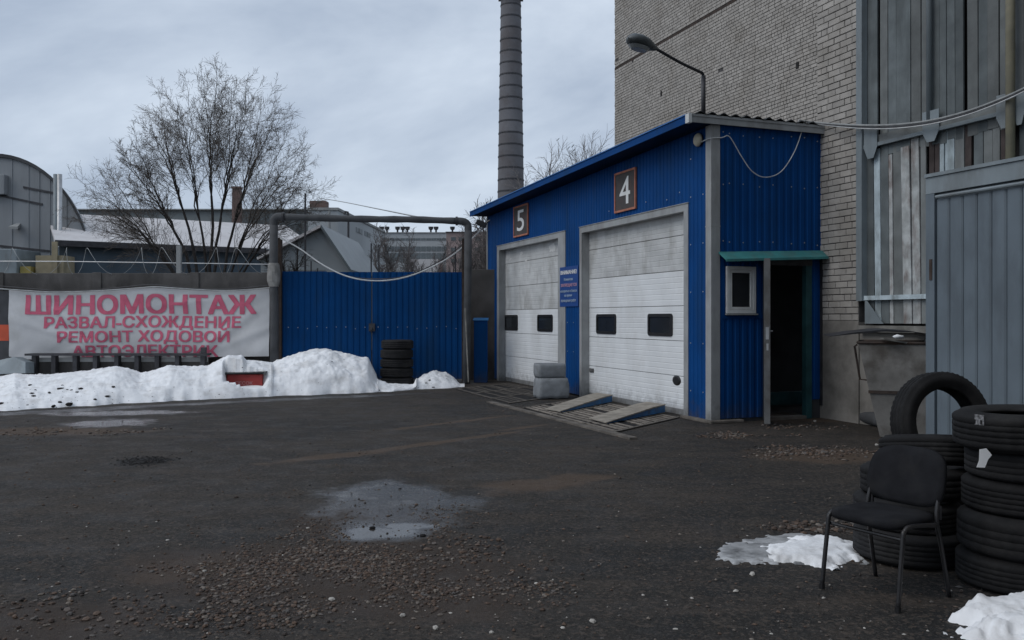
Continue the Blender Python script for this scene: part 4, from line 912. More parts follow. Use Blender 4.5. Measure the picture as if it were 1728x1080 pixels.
# ------------------------------------------------------------------ fence, gate, pipe portal
YF = 21.75
fence = empty('concrete_fence', (XA(200, YF), YF, 0), 0, 'dark old concrete panel fence with coiled wire behind the banner', 'fence')
fo = Vector((XA(200, YF), YF, 0)); zf = ZA(461, YF)
x = XA(-330, YF); xe = XA(458, YF); k = 0
while x < xe-0.2:
    x2 = min(x+2.42, xe); m = MB(); m.box(x+0.01, x2-0.01, YF, YF+0.14, 0, zf+random.uniform(-.03, .03))
    m.build('fence_panel', M['concrete'], fence, off=fo, bevel=0.012)
    x = x2
    MB().box(x-0.11, x+0.11, YF-0.03, YF-0.002, 0, zf+0.02).build('fence_post', M['concrete'], fence, off=fo, bevel=0.01)
m = MB(); x = XA(-300, YF); ptsw = []
rad = 0.34; zc_ = zf+0.30; pitch = 0.93
tt = 0.0
while x+tt < xe+0.2:
    an = tt/pitch*2*math.pi; ptsw.append(Vector((x+tt+0.22*math.sin(an*0.5+1), YF+0.07+rad*0.7*math.cos(an), zc_+rad*math.sin(an)*(1+0.12*noise.noise(Vector((tt, 0, 0))))))); tt += pitch/14
m.tube(ptsw, 0.006, 4); tag(m.build('coiled_wire', M['cable'], fence, off=fo), kind='stuff')
MB().tube([(XA(-300, YF), YF+.05, ZA(440, YF)), (XA(110, YF), YF+.05, ZA(441, YF)), (xe, YF+.05, ZA(446, YF))], 0.012, 5).build('support_wire', M['galv'], fence, off=fo)
for px in (-130, 300.5):
    MB().box(XA(px, YF)-0.055, XA(px, YF)+0.055, YF+0.02, YF+0.12, zf-0.02, ZA(414, YF)).build('wire_post', M['concrete_lt'], fence, off=fo)
# short piece of wall right of the gate
fo2 = Vector((XA(815, 22.6), 22.6, 0))
f2 = empty('concrete_wall', fo2, 0, 'dark concrete wall stub between the gate and the garage', 'wall')
MB().box(XA(788, 22.6), XA(850, 22.6), 22.55, 22.75, 0, ZA(455, 22.6)).build('wall_slab', M['concrete'], f2, off=fo2, bevel=0.01)

YG = 21.45
go = Vector((XA(628, YG), YG, 0)); gate = empty('yard_gate', go, 0, 'tall blue profiled sheet double gate closed across the yard entrance', 'gate')
def gate_leaf(px0, px1, zt):
    lf = empty('gate_leaf', (0, 0, 0)); lf.parent = gate
    x0, x1 = XA(px0, YG)-go.x, XA(px1, YG)-go.x; nS = 2; w_ = (x1-x0)/nS
    for i in range(nS):
        m = MB(); pr = rib_profile(x0+i*w_-0.02*i, x0+(i+1)*w_, 0.15, 0.014); n = len(pr); tz = zt+random.uniform(-.012, .012)
        for bk in (0, 0.004):
            for z in (0.10, tz):
                for s_, q in pr: m.v.append(Vector((s_, -q+bk-0.02*i*0.2, z)))
        for j in range(n-1):
            m.f += [(j, j+1, n+j+1, n+j), (2*n+j, 3*n+j, 3*n+j+1, 2*n+j+1), (n+j, n+j+1, 3*n+j+1, 3*n+j), (j, 2*n+j, 2*n+j+1, j+1)]
        m.build('gate_sheet', M['blue_gate'], lf)
    m = MB()
    m.box(x0, x1, 0.012, 0.052, 0.12, 0.17).box(x0, x1, 0.012, 0.052, zt-0.12, zt-0.07).box(x0, x0+0.05, 0.053, 0.09, 0.12, zt-0.07).box(x1-0.05, x1, 0.053, 0.09, 0.12, zt-0.07); m.build('leaf_frame', M['dark_steel'], lf)
    m = MB()
    for q in range(9): screw(m, (x0+0.15+q*(x1-x0-0.3)/8, -0.018, ZA(553, YG)+random.uniform(-.03, .03)), Vector((0, -1, 0)))
    tag(m.build('screw_heads', M['galv'], lf), kind='stuff')
gate_leaf(476.5, 626.5, ZA(458.5, YG)); gate_leaf(628.0, 780, ZA(459.5, YG))
x_ = XA(629, YG)-go.x; z_ = ZA(552, YG)
MB().box(x_-0.09, x_+0.06, -0.05, -0.016, z_-0.10, z_+0.09).tube([(x_-0.02, -0.06, z_-0.02), (x_-0.02, -0.09, z_-0.06), (x_-0.02, -0.06, z_-0.14)], 0.016, 6).build('gate_lock', M['dark_steel'], gate)
for px, pt in ((472.5, 401), (783, 403)):
    MB().box(XA(px, YG)-go.x-0.05, XA(px, YG)-go.x+0.05, -0.06, 0.06, 0, ZA(pt, YG)).build('gate_post', M['rust'], gate, bevel=0.006)
for px, pt in ((513, 325), (523, 440), (534, 452), (625, 410), (638, 412), (768, 415)):
    MB().tube([(XA(px, YG)-go.x, 0.12, 0.2), (XA(px, YG)-go.x, 0.12, ZA(pt, YG))], 0.018 if px != 513 else 0.026, 5).build('upright_rod', M['dark_steel'], gate)

YP = 21.1
po_ = Vector((XA(462, YP), YP, 0)); pp = empty('pipe_portal', po_, 0, 'wrapped grey heating pipe forming a tall arch over the blue gate', 'pipe')
def PP(px, py, dy=0.0): return P(px, py, YP+dy)-po_
MB().tube([PP(463, 645), PP(463, 520), PP(461.5, 460), PP(462, 380)], 0.100, 14).build('riser', M['pipe'], pp, smooth=True)
MB().tube(spline([PP(462, 381), PP(462.5, 371), PP(468, 366), PP(478, 366)], 5), 0.096, 14).build('elbow', M['pipe'], pp, smooth=True)
MB().tube(spline([PP(478, 366), PP(560, 368.5, .02), PP(640, 370, .03), PP(700, 370.5, .05), PP(772, 373, .1)], 5), [0.080+0.006*math.sin(k*1.7) for k in range(21)], 14).build('crosspipe', M['pipe'], pp, smooth=True)
MB().tube(spline([PP(771, 373, .1), PP(782, 374, .1), PP(789, 379, .12), PP(790, 390, .12)], 5), 0.090, 14).build('elbow', M['pipe'], pp, smooth=True)
MB().tube([PP(790, 389, .12), PP(789.5, 480, .12), PP(788, 560, .12), PP(787, 652, .12)], 0.092, 14).build('riser', M['pipe'], pp, smooth=True)
wr = MB(); prof = [(444, .115), (448, .135), (458, .155), (466, .16), (474, .15), (480, .13), (484, .118)]
for py, r_ in prof:
    for k in range(16):
        an = 2*math.pi*k/16; q = r_*(1+0.10*noise.noise(Vector((math.cos(an)*2, math.sin(an)*2, py*0.13)))); c_ = PP(462, py); wr.v.append(c_+Vector((q*math.cos(an), q*math.sin(an), 0)))
for i in range(len(prof)-1):
    for k in range(16): k2 = (k+1) % 16; wr.f.append((i*16+k, i*16+k2, (i+1)*16+k2, (i+1)*16+k))
wr.build('loose_wrapping', M['pipe_lt'], pp)
MB().tube([PP(478, 366)+Vector((-.02, 0, 0)), PP(478, 366)+Vector((.03, 0, 0))], 0.118, 14).build('pipe_clamp', M['dark_steel'], pp)
MB().tube([PP(771, 373, .1)+Vector((-.03, 0, 0)), PP(771, 373, .1)+Vector((.02, 0, 0))], 0.108, 14).build('pipe_clamp', M['dark_steel'], pp)
# leaning pale stick by the right riser
tag(MB().tube([P(785, 520, 20.95), P(790.5, 645, 20.6)], 0.016, 6).build('leaning_stick', M['wood_old']), 'thin pale stick leaning against the right pipe riser', 'stick')
# small blue cabinet by the garage corner
ca = Vector((XA(811, 21.6), 21.6, 0)); cb = empty('blue_cabinet', ca, 0, 'narrow blue metal cabinet between the pipe riser and the garage', 'cabinet')
hwc = 0.165; hC = ZA(541, 21.6)
MB().box(-hwc, hwc, -0.02, 0.4, 0.0, hC).build('cabinet_body', M['blue'], cb, bevel=0.006)
MB().hexa([(-hwc-.02, -.05, hC), (hwc+.02, -.05, hC), (hwc+.02, .42, hC), (-hwc-.02, .42, hC)], [(-hwc-.02, -.05, hC+.02), (hwc+.02, -.05, hC+.02), (hwc+.02, .42, hC+.07), (-hwc-.02, .42, hC+.07)]).build('cabinet_lid', mat('light_blue_lid', (0.03, 0.16, 0.38), 0.5), cb)
MB().box(-hwc+.02, hwc-.02, -0.028, -0.021, 0.08, hC-0.06).build('cabinet_door', M['blue_gate'], cb)
# sagging cables over the gate
def sag(ptsY, rr_, mm, label):
    return tag(MB().tube(spline([P(a_, b_, y_) for a_, b_, y_ in ptsY], 6), rr_, 6).build('sagging_cable', M[mm]), label, 'cable', 'cables sagging over the gate')
sag([(473, 402, 21.0), (505, 419, 21), (545, 447, 20.95), (585, 466, 20.9), (625, 473.5, 20.9), (670, 471, 20.95), (715, 457, 21.1), (760, 433, 21.3), (795, 404, 21.6), (821, 378, 22.0)], 0.018, 'cable_white', 'pale cable sagging low across the top of the blue gate')
sag([(478, 403, 21.1), (510, 424, 21.1), (555, 453, 21.05), (592, 467, 21.0), (630, 470.5, 21.0), (675, 468, 21.05), (720, 452, 21.2), (765, 425, 21.4), (797, 396, 21.65), (820, 374, 22.0)], 0.013, 'cable_dark', 'dark cable sagging across the gate just behind the pale one')
sag([(530, 452-12, 21.2), (548, 449, 21.15), (575, 462, 21.1)], 0.014, 'cable_dark', 'short dark cable end above the left gate leaf')
sag([(534, 341, 60), (552, 337, 55), (580, 341, 48), (640, 353, 36), (700, 365, 27), (742, 372, 21.3)], 0.022, 'cable', 'thin cable running from the far rooftop box down to the pipe arch')
sag([(790, 376, 21.2), (800, 379, 21.5), (813, 381, 21.8)], 0.010, 'cable_dark', 'short dark cable from the pipe elbow to the floodlight')

# ------------------------------------------------------------------ banner on the fence
YB = 21.55
bo = Vector((XA(237, YB), YB-0.06, 0))
ban = empty('banner', bo, 0, 'long white vinyl banner with pink Russian tyre-service lettering on the fence', 'banner')
bx0, bx1 = XA(18.5, YB)-bo.x, XA(456, YB)-bo.x
TOPT = [(18, 489.5), (60, 493), (95, 494.5), (150, 493), (200, 490), (240, 487), (262, 485.5), (300, 488), (360, 491.5), (410, 491), (455, 487)]
BOTT = [(18, 601), (40, 606), (120, 607), (340, 605), (360, 602), (455, 601)]
def bpx(x): return CX+F*(x+bo.x)/YB
def btop(x): return ZA(lerp_tab(TOPT, bpx(x)), YB)
def bbot(x): return ZA(lerp_tab(BOTT, bpx(x)), YB)
def bdep(x, z):
    p = Vector((x*0.5, z*0.5, 0.3))
    d = 0.05*noise.noise(Vector((x*0.9+z*0.7, z*1.6, 1.1)))+0.025*noise.noise(Vector((x*2.1-z*2.6, z*1.5, 4.7)))
    for (cx_, cz_, dx_, dz_, amp, wd) in ((bx1-0.9, 1.35, 0.8, 0.55, 0.035, 0.10), (bx1-0.5, 1.15, 0.9, 0.35, 0.03, 0.09), (bx0+1.4, 1.6, 0.9, -0.6, 0.035, 0.10), (bx0+0.9, 1.3, 0.95, -0.3, 0.025, 0.08), (bx0+2.2, 0.95, 1, -0.25, 0.02, 0.07), (bx1-2.2, 1.95, 1, 0.1, 0.02, 0.08)):
        t_ = (x-cx_)*dx_+(z-cz_)*dz_; u_ = -(x-cx_)*dz_+(z-cz_)*dx_
        d += amp*math.exp(-(u_/wd)**2)*math.exp(-(t_/1.1)**2)
    return -0.02-d
m = MB(); nx, nz = 120, 30
for j in range(nz+1):
    for i in range(nx+1):
        x = bx0+(bx1-bx0)*i/nx; z = bbot(x)+(btop(x)-bbot(x))*j/nz; m.v.append(Vector((x, bdep(x, z), z)))
for j in range(nz):
    for i in range(nx): a = j*(nx+1)+i; m.f.append((a, a+1, a+nx+2, a+nx+1))
m.build('vinyl_sheet', M['banner'], ban, smooth=True)
import bmesh
for body, px0, px1, pyb, pyt, bd in (('ШИНОМОНТАЖ', 47, 435, 530, 497.5, 0.038), ('РАЗВАЛ-СХОЖДЕНИЕ', 78, 409, 553, 533.5, 0.030), ('РЕМОНТ ХОДОВОЙ', 100, 390, 577, 558, 0.030), ('АВТОЭЛЕКТРИК', 125, 370, 601.5, 582, 0.030)):
    v, f_ = fit_text(body, XA(px0, YB)-bo.x, XA(px1, YB)-bo.x, ZA(pyb, YB), ZA(pyt, YB), bd, res=4)
    me = bpy.data.meshes.new('lettering'); me.from_pydata([tuple(p) for p in v], [], f_)
    bm = bmesh.new(); bm.from_mesh(me)
    x = bx0
    while x < bx1:
        bmesh.ops.bisect_plane(bm, geom=bm.verts[:]+bm.edges[:]+bm.faces[:], plane_co=(x, 0, 0), plane_no=(1, 0, 0)); x += 0.14
    z = 0.5
    while z < 2.6:
        bmesh.ops.bisect_plane(bm, geom=bm.verts[:]+bm.edges[:]+bm.faces[:], plane_co=(0, 0, z), plane_no=(0, 0, 1)); z += 0.10
    bmesh.ops.triangulate(bm, faces=bm.faces[:])
    for q in bm.verts:
        q.co.z += 0.25*(btop(q.co.x)-ZA(490, YB)); q.co.y = bdep(q.co.x, q.co.z)-0.010-q.co.y
    bm.to_mesh(me); bm.free(); me.materials.append(M['pink_print']); mk('lettering', me, ban)
pts = [P(px, py-1.5, YB-0.14) for px, py in [(-60, 484), (-10, 488)]+TOPT[1:]]
tag(MB().tube(spline(pts, 4), 0.016, 6).build('banner_rope', M['cable']), 'pale grey cable strung along the top edge of the banner', 'cable')
tag(MB().tube(spline([p+Vector((0, .03, .045+0.02*math.sin(i*1.3))) for i, p in enumerate(pts)], 4), 0.012, 6).build('banner_rope', M['cable_dark']), 'dark cable strung just above the pale one over the banner', 'cable')
# dark printed panel left of it
o_ = Vector((XA(-30, YB), YB-.03, 0)); r = empty('striped_panel', o_, 0, 'charcoal panel with an orange stripe hung at the far left of the fence', 'banner')
x0, x1 = XA(-90, YB), XA(17, YB)
MB().box(x0, x1, YB-0.03, YB-0.018, ZA(618, YB), ZA(491, YB)).build('panel_sheet', M['charcoal'], r, off=o_)
MB().box(x0, x1-0.01, YB-0.036, YB-0.031, ZA(575, YB), ZA(548, YB)).build('stripe', M['orange'], r, off=o_)
# low rusty barrier under the banner
YV = 21.0
o_ = Vector((XA(200, YV), YV, 0)); r = empty('low_barrier', o_, 0, 'low dark rusty steel rack standing under the banner behind the snow', 'rack')
MB().box(XA(46, YV), XA(350, YV), YV-0.12, YV+0.3, ZA(600, YV), ZA(596.5, YV)).build('top_plate', M['dark_steel'], r, off=o_)
MB().box(XA(50, YV), XA(348, YV), YV+0.10, YV+0.14, ZA(611, YV), ZA(604, YV)).build('pale_rail', M['concrete_lt'], r, off=o_)
MB().box(XA(50, YV), XA(348, YV), YV+0.15, YV+0.18, 0, ZA(611, YV)).build('back_plate', M['concrete'], r, off=o_)
for px in (59, 92, 128, 162, 198, 232, 266, 300, 343):
    MB().box(XA(px-3.5, YV), XA(px+3.5, YV), YV-0.06, YV+0.1, 0, ZA(600, YV)-0.002).build('stanchion', M['dark_steel'], r, off=o_)
MB().box(XA(38, YV), XA(352, YV), YV-0.10, YV-0.062, 0.08, 0.16).build('foot_rail', M['rust'], r, off=o_)
MB().box(XA(341, YV), XA(349, YV), YV-0.10, YV, ZA(596, YV), ZA(586, YV)).build('end_lug', M['dark_steel'], r, off=o_)
# folded grey sheet at the very left
q = [P(-20, 612, 20.7), P(23, 602, 20.7), P(43, 611, 20.6), P(43, 630, 20.5), P(-20, 632, 20.5)]
o_ = Vector((XA(15, 20.6), 20.6, 0)); m = MB(); m.prism([p-o_ for p in q][::-1], (0, 0, 0), (0.02, 0.35, -0.02))
o = m.build('sheet_metal_hood', M['steel_grey'], bevel=0.01); o.location = o_; tag(o, 'folded pale grey sheet metal hood at the far left below the striped panel', 'hood')
# red sand box in the snow
YS = 18.3
o_ = Vector((XA(413, YS), YS, 0)); r = empty('sand_box', o_, 0, 'red sand box half buried in the snow bank', 'box')
MB().box(-0.38, 0.36, 0, 0.5, 0, 0.415).build('box_body', M['red_box'], r, bevel=0.006)
MB().hexa([(-.45, -.06, .415), (.42, -.06, .435), (.42, .52, .46), (-.45, .52, .46)], [(-.45, -.06, .44), (.42, -.06, .465), (.42, .52, .49), (-.45, .52, .49)]).build('box_lid', M['black'], r)
v, f_ = fit_text('ПЕСОК', -0.19, 0.17, 0.20, 0.27, 0.01)
m = MB(); m.v = [Vector((p.x, -0.004-p.y, p.z)) for p in v]; m.f = f_; m.build('lettering', mat('faded_print', (0.45, 0.22, 0.22), 0.7), r)

# ------------------------------------------------------------------ snow
TOPS = [(-60, 652), (0, 648), (25, 640), (45, 643), (80, 641), (110, 637), (150, 631), (175, 625), (195, 622), (215, 627), (235, 634), (250, 632), (285, 620), (320, 622), (350, 620), (370, 609), (385, 601), (408, 600), (416, 609), (440, 612), (457, 614), (480, 606), (520, 593), (555, 590), (575, 597), (605, 602), (621, 603), (629, 620), (638, 640), (655, 647), (698, 650), (703, 640), (716, 631), (732, 626), (752, 629), (766, 637), (778, 651), (786, 655)]
FRO = [(-300, 712), (-60, 698), (0, 694), (100, 688), (200, 682), (330, 675), (480, 668), (600, 664), (700, 658), (778, 653.5), (786, 653)]
m = MB(); nu, nvv = 560, 70
for i in range(nu+1):
    px = -300+(784+300)*i/nu
    wob = noise.noise(Vector((px*0.022, 0, 0)))*1.5+noise.noise(Vector((px*0.06, 5, 0)))*0.7
    Yf0 = H*F/(lerp_tab(FRO, px)+wob-HY); Yf = H*F/(lerp_tab(FRO, px)-HY); Yb = 21.35 if px < 470 else 21.3
    if 636 < px < 704: Yb = 20.2
    fr = 0.30 if px < 460 else 0.42
    Yc = Yf+fr*(Yb-Yf)+0.2
    if px > 636: Yc = Yf+0.5*(Yb-Yf)
    zc_ = max(0.02, H-(lerp_tab(TOPS, px)-HY)/F*Yc)
    for j in range(nvv+1):
        t_ = j/nvv; Y = Yf+(Yb-Yf)*t_
        tc_ = (Yc-Yf)/(Yb-Yf)
        if t_ < tc_:
            q = t_/tc_; h_ = zc_*(0.16*min(1, q*6)+0.84*(math.sin(q*math.pi/2)**1.15)) if zc_ > .12 else zc_*math.sin(q*math.pi/2)**0.6
        else:
            q = (t_-tc_)/(1-tc_); h_ = zc_*(1-0.45*q*q) if px < 636 else zc_*(1-q**1.6)
        Y += (Yf0-Yf)*max(0, 1-t_*9)
        p = Vector(((px-CX)/F*Y, Y, 0))
        amp = min(1, t_*9)*min(1, h_*6+0.1)
        lum = 0.05*noise.noise(p*1.7)+0.045*noise.noise(p*3.9+Vector((3, 1, 0)))+0.032*noise.noise(p*9.0)+0.020*noise.noise(p*19)+0.010*noise.noise(p*40)
        h_ += lum*amp*(0.7 if px < 460 else 1.0)
        if 374 < px < 454:
            ed = max(0, min(1, min(px-376, 452-px)/8))
            if 17.7 < Y < YS+0.13: h_ = h_+(min(h_, 0.175+0.02*noise.noise(p*5))-h_)*ed
            elif Y >= YS+0.13: h_ = h_+(max(h_, 0.50+0.03*noise.noise(p*5)+0.05*min(1, (Y-YS-.13)*3))-h_)*min(1, min(px-372, 456-px)/22 if ed < 1 else 1)
        p.z = max(h_, -0.02) if j else -0.03
        m.v.append(p)
for i in range(nu):
    for j in range(nvv):
        a = i*(nvv+1)+j; m.f.append((a, a+nvv+1, a+nvv+2, a+1))
tag(m.build('snow_bank', M['snow'], smooth=True), 'lumpy dirty white snow bank heaped along the fence and gate', 'snow', kind='stuff')
# dark clods on the left of the bank
SNOW = bpy.data.objects['snow_bank']
def in_poly(x, y, poly):
    c = False; n = len(poly)
    for i in range(n):
        (x1, y1), (x2, y2) = poly[i], poly[(i+1) % n]
        if (y1 > y) != (y2 > y) and x < (x2-x1)*(y-y1)/(y2-y1)+x1: c = not c
    return c
def dist_poly(x, y, poly):
    best = 9e9; n = len(poly)
    for i in range(n):
        (x1, y1), (x2, y2) = poly[i], poly[(i+1) % n]; dx_, dy_ = x2-x1, y2-y1; L2 = dx_*dx_+dy_*dy_
        t_ = max(0, min(1, ((x-x1)*dx_+(y-y1)*dy_)/L2)); best = min(best, math.hypot(x-x1-t_*dx_, y-y1-t_*dy_))
    return best
def patch(name, pxs, step, hmax, slope, mm, label, z0=0.0, seed=0, rough=0.03):
    poly = [tuple(G(*p)[:2]) for p in pxs]; xs_ = [p[0] for p in poly]; ys_ = [p[1] for p in poly]; m = MB(); idx = {}
    nx_ = int((max(xs_)-min(xs_))/step)+3; ny_ = int((max(ys_)-min(ys_))/step)+3
    def hh(i, j):
        x, y = min(xs_)-step+i*step, min(ys_)-step+j*step
        d = dist_poly(x, y, poly)*(1 if in_poly(x, y, poly) else -1)
        d += rough*(noise.noise(Vector((x*4, y*4, seed)))+0.7*noise.noise(Vector((x*11, y*11, seed+2)))+0.45*noise.noise(Vector((x*28, y*28, seed+4))))
        return x, y, d
    H_ = {(i, j): hh(i, j) for i in range(nx_) for j in range(ny_)}
    def vid(i, j):
        if (i, j) not in idx:
            x, y, d = H_[(i, j)]; q = max(0, d)
            z = z0-0.012+(min(hmax, q*slope) + (0.012 if d > 0 else 0))*1.0+(0.25*hmax*noise.noise(Vector((x*9, y*9, seed+5)))+0.12*hmax*noise.noise(Vector((x*30, y*30, seed+5)))) * min(1, q*12)
            idx[(i, j)] = len(m.v); m.v.append(Vector((x, y, z)))
        return idx[(i, j)]
    for i in range(nx_-1):
        for j in range(ny_-1):
            if max(H_[(i+a, j+b)][2] for a in (0, 1) for b in (0, 1)) > 0: m.f.append((vid(i, j), vid(i+1, j), vid(i+1, j+1), vid(i, j+1)))
    return tag(m.build(name, mm, smooth=True), label, 'snow', kind='stuff')
patch('melting_ice', [(1208, 940), (1232, 920), (1262, 912), (1300, 906), (1345, 903), (1400, 912), (1440, 920), (1442, 945), (1400, 950), (1330, 948), (1280, 952), (1240, 950)], 0.02, 0.008, 0.3, M['ice'], 'thin grey ice round the melting snow patch', 0.003, 3, 0.13)
patch('snow_patch', [(1292, 926), (1330, 914), (1372, 910), (1420, 909), (1446, 918), (1447, 944), (1425, 958), (1395, 962), (1365, 954), (1325, 950), (1300, 944)], 0.014, 0.035, 0.45, M['snow'], 'small melting snow patch behind the front leg of the black chair', 0.006, 1, 0.10)
patch('snow_patch', [(1592, 1049), (1625, 1030), (1668, 1018), (1700, 1016), (1740, 1008), (1800, 1000), (1800, 1100), (1700, 1100), (1640, 1084), (1600, 1072), (1642, 1058)], 0.016, 0.10, 0.8, M['snow'], 'bright snow patch at the bottom right corner before the tyre stack', 0.0, 9, 0.09)

# ------------------------------------------------------------------ loose stones
ICO_V = []; ph = (1+5**.5)/2
for a in (-1, 1):
    for b in (-ph, ph): ICO_V += [Vector((0, a, b)), Vector((a, b, 0)), Vector((b, 0, a))]
ICO_V = [v.normalized() for v in ICO_V]
bmh = bmesh.new(); [bmh.verts.new(v) for v in ICO_V]; bmesh.ops.convex_hull(bmh, input=bmh.verts[:]); bmh.verts.ensure_lookup_table(); bmh.verts.index_update()
ICO_F = [tuple(v.index for v in f.verts) for f in bmh.faces]; ICO_V = [v.co.copy() for v in bmh.verts]; bmh.free()
OCT_V = [Vector(p) for p in ((1,0,0),(0,1,0),(-1,0,0),(0,-1,0),(0,0,1),(0,0,-1))]; OCT_F = [(0,1,4),(1,2,4),(2,3,4),(3,0,4),(1,0,5),(2,1,5),(3,2,5),(0,3,5)]
def add_stone(mb, p, r, small=False):
    V, Fc = (OCT_V, OCT_F) if small else (ICO_V, ICO_F); b = len(mb.v); an = random.uniform(0, 6.28); ca, sa = math.cos(an), math.sin(an); ex, ey, ez = random.uniform(.7, 1.35)*r, random.uniform(.7, 1.1)*r, random.uniform(.35, .7)*r
    for v in V:
        k = random.uniform(.78, 1.18); x, y, z = v.x*ex*k, v.y*ey*k, v.z*ez*k; mb.v.append(Vector((p.x+x*ca-y*sa, p.y+x*sa+y*ca, max(p.z+z+ez*0.45, p.z-0.01))))
    mb.f += [tuple(b+i for i in f_) for f_ in Fc]
gm = MB(); lm = MB()
def scatter(mb, cpx, cpy, rx, ry, n, r0, r1, pw=1.5):
    c_ = G(cpx, cpy)
    for _ in range(n):
        an = random.uniform(0, 6.283); q = random.random()**0.56*1.25; x = c_.x+rx*q*math.cos(an); y = c_.y+ry*q*math.sin(an)
        dn = noise.noise(Vector((x*1.6, y*1.6, 7)))+0.5*noise.noise(Vector((x*4, y*4, 2)))
        if random.random() > max(0.0, min(1.0, (1.15-q*1.05)+1.1*dn)): continue
        pp_ = CX+F*x/y; pq_ = HY+F*H/y
        if ((pp_-655)/78)**2+((pq_-893)/26)**2 < 1 and random.random() > .04: continue
        r = r0+(r1-r0)*random.random()**pw; add_stone(mb, Vector((x, y, 0)), r, r < 0.011)
scatter(gm, 575, 965, 1.15, 0.95, 14000, 0.0035, 0.017, 3.2)
scatter(gm, 590, 955, 0.70, 0.62, 7000, 0.004, 0.015, 2.6)
scatter(gm, 440, 985, 0.50, 0.40, 2200, 0.004, 0.016, 2.6)
scatter(gm, 640, 880, 0.75, 0.70, 6000, 0.0035, 0.013, 3.0)
scatter(gm, 400, 960, 0.70, 0.42, 3200, 0.0035, 0.018, 3.2)
scatter(gm, 720, 1010, 0.75, 0.50, 4200, 0.0035, 0.015, 3.2)
scatter(gm, 480, 1040, 1.0, 0.35, 2200, 0.0035, 0.018, 3.2)
scatter(gm, 780, 930, 0.45, 0.35, 260, 0.006, 0.024, 1.8)
scatter(gm, 100, 1040, 0.6, 0.35, 400, 0.006, 0.024, 2)
scatter(gm, 130, 1010, 0.5, 0.25, 160, 0.006, 0.02, 2)
scatter(gm, 60, 730, 1.6, 0.7, 500, 0.01, 0.03, 2)
scatter(gm, 1255, 735, 0.75, 0.30, 900, 0.008, 0.028, 2)
scatter(gm, 1390, 765, 0.95, 0.55, 2200, 0.007, 0.028, 2.2)
scatter(gm, 1330, 720, 0.8, 0.5, 300, 0.008, 0.026, 1.8)
scatter(gm, 1405, 890, 0.45, 0.22, 420, 0.008, 0.032, 1.6)
for _ in range(4200):       # thin scatter over the whole yard
    py = 536+10**random.uniform(math.log10(120), math.log10(560)); px = random.uniform(-40, 1760)
    p = G(px, py)
    if loc(p)[1] < 0.15 and loc(p)[0] > -3.5: continue
    if p.y > 14 and px < 800: continue
    add_stone(gm, p, 0.004+0.014*random.random()**3, True)
for px, py, r in ((345, 965, .03), (680, 1040, .028), (1242, 998, .03), (283, 912, .02), (560, 1012, .03), (520, 892, .018), (1270, 970, .03), (1085, 1005, .02), (1000, 1050, .03), (735, 1062, .03), (1480, 752, .04), (1168, 1010, .014), (905, 985, .022), (1390, 1010, .015), (950, 1060, .02), (830, 1068, .022), (1140, 1062, .018), (760, 1035, .018), (1400, 988, .012), (1375, 712, .05)):
    add_stone(lm, G(px, py), r*0.72)
for _ in range(110):
    add_stone(lm, G(random.uniform(0, 1728), random.uniform(860, 1078)), random.uniform(.004, .011), True)
tag(gm.build('loose_gravel', M['stone']), 'brown gravel and grit scattered over the yard', 'gravel', kind='stuff')
tag(lm.build('pale_stones', M['litter']), 'scattered pale stones and scraps on the asphalt', 'stones', kind='stuff')
dm = MB(); c_ = G(243, 778)
for _ in range(700):
    x_, y_ = random.gauss(0, .14), random.gauss(0, .15)
    if noise.noise(Vector((x_*9, y_*9, 3))) > -0.15: add_stone(dm, Vector((c_.x+x_, c_.y+y_, -0.006)), random.uniform(.006, .02))
for px, py, r in ((628, 892, .024), (713, 905, .026), (715, 925, .022), (705, 905, .012), (650, 990, .022), (660, 870, .01), (675, 825, .02), (735, 938, .012)): add_stone(dm, G(px, py), r)
tag(dm.build('black_debris', M['stone_dark']), 'black broken debris lying on the asphalt', 'debris', kind='stuff')
cm = MB(); dg = bpy.context.evaluated_depsgraph_get(); dg.update()
for px, py, r in ((51, 650, .04), (60, 658, .03), (54, 664, .05), (57, 668, .045), (83, 663, .045), (102, 656, .045), (114, 657, .03), (121, 658, .03), (130, 661, .04), (136, 656, .045), (191, 653, .045), (181, 668, .05), (160, 674, .05), (117, 683, .06), (101, 679, .05), (106, 670, .03), (90, 686, .05), (2, 681, .05), (46, 683, .03), (138, 668, .02), (105, 650, .03), (640, 658, .03), (725, 641, .04), (719, 646, .03), (731, 653, .04), (560, 610, .03), (370, 665, .02)):
    d_ = ray(px, py).normalized(); hit, lc, nn_, ii = SNOW.ray_cast(CAMP, d_)
    if hit: add_stone(cm, lc-Vector((0, 0, 0.012)), r)
for _ in range(190):
    px = random.uniform(0, 770); px = px*0.55 if random.random() < .45 else px
    py = lerp_tab(TOPS, px)+(lerp_tab(FRO, px)-lerp_tab(TOPS, px))*random.random()**.6
    d_ = ray(px, py).normalized(); hit, lc, nn_, ii = SNOW.ray_cast(CAMP, d_)
    if hit: add_stone(cm, lc-Vector((0, 0, 0.006)), random.uniform(.005, .016), True)
tag(cm.build('dirt_clods', M['clod']), 'dark clods of dirt lying on the snow bank', 'dirt', kind='stuff')

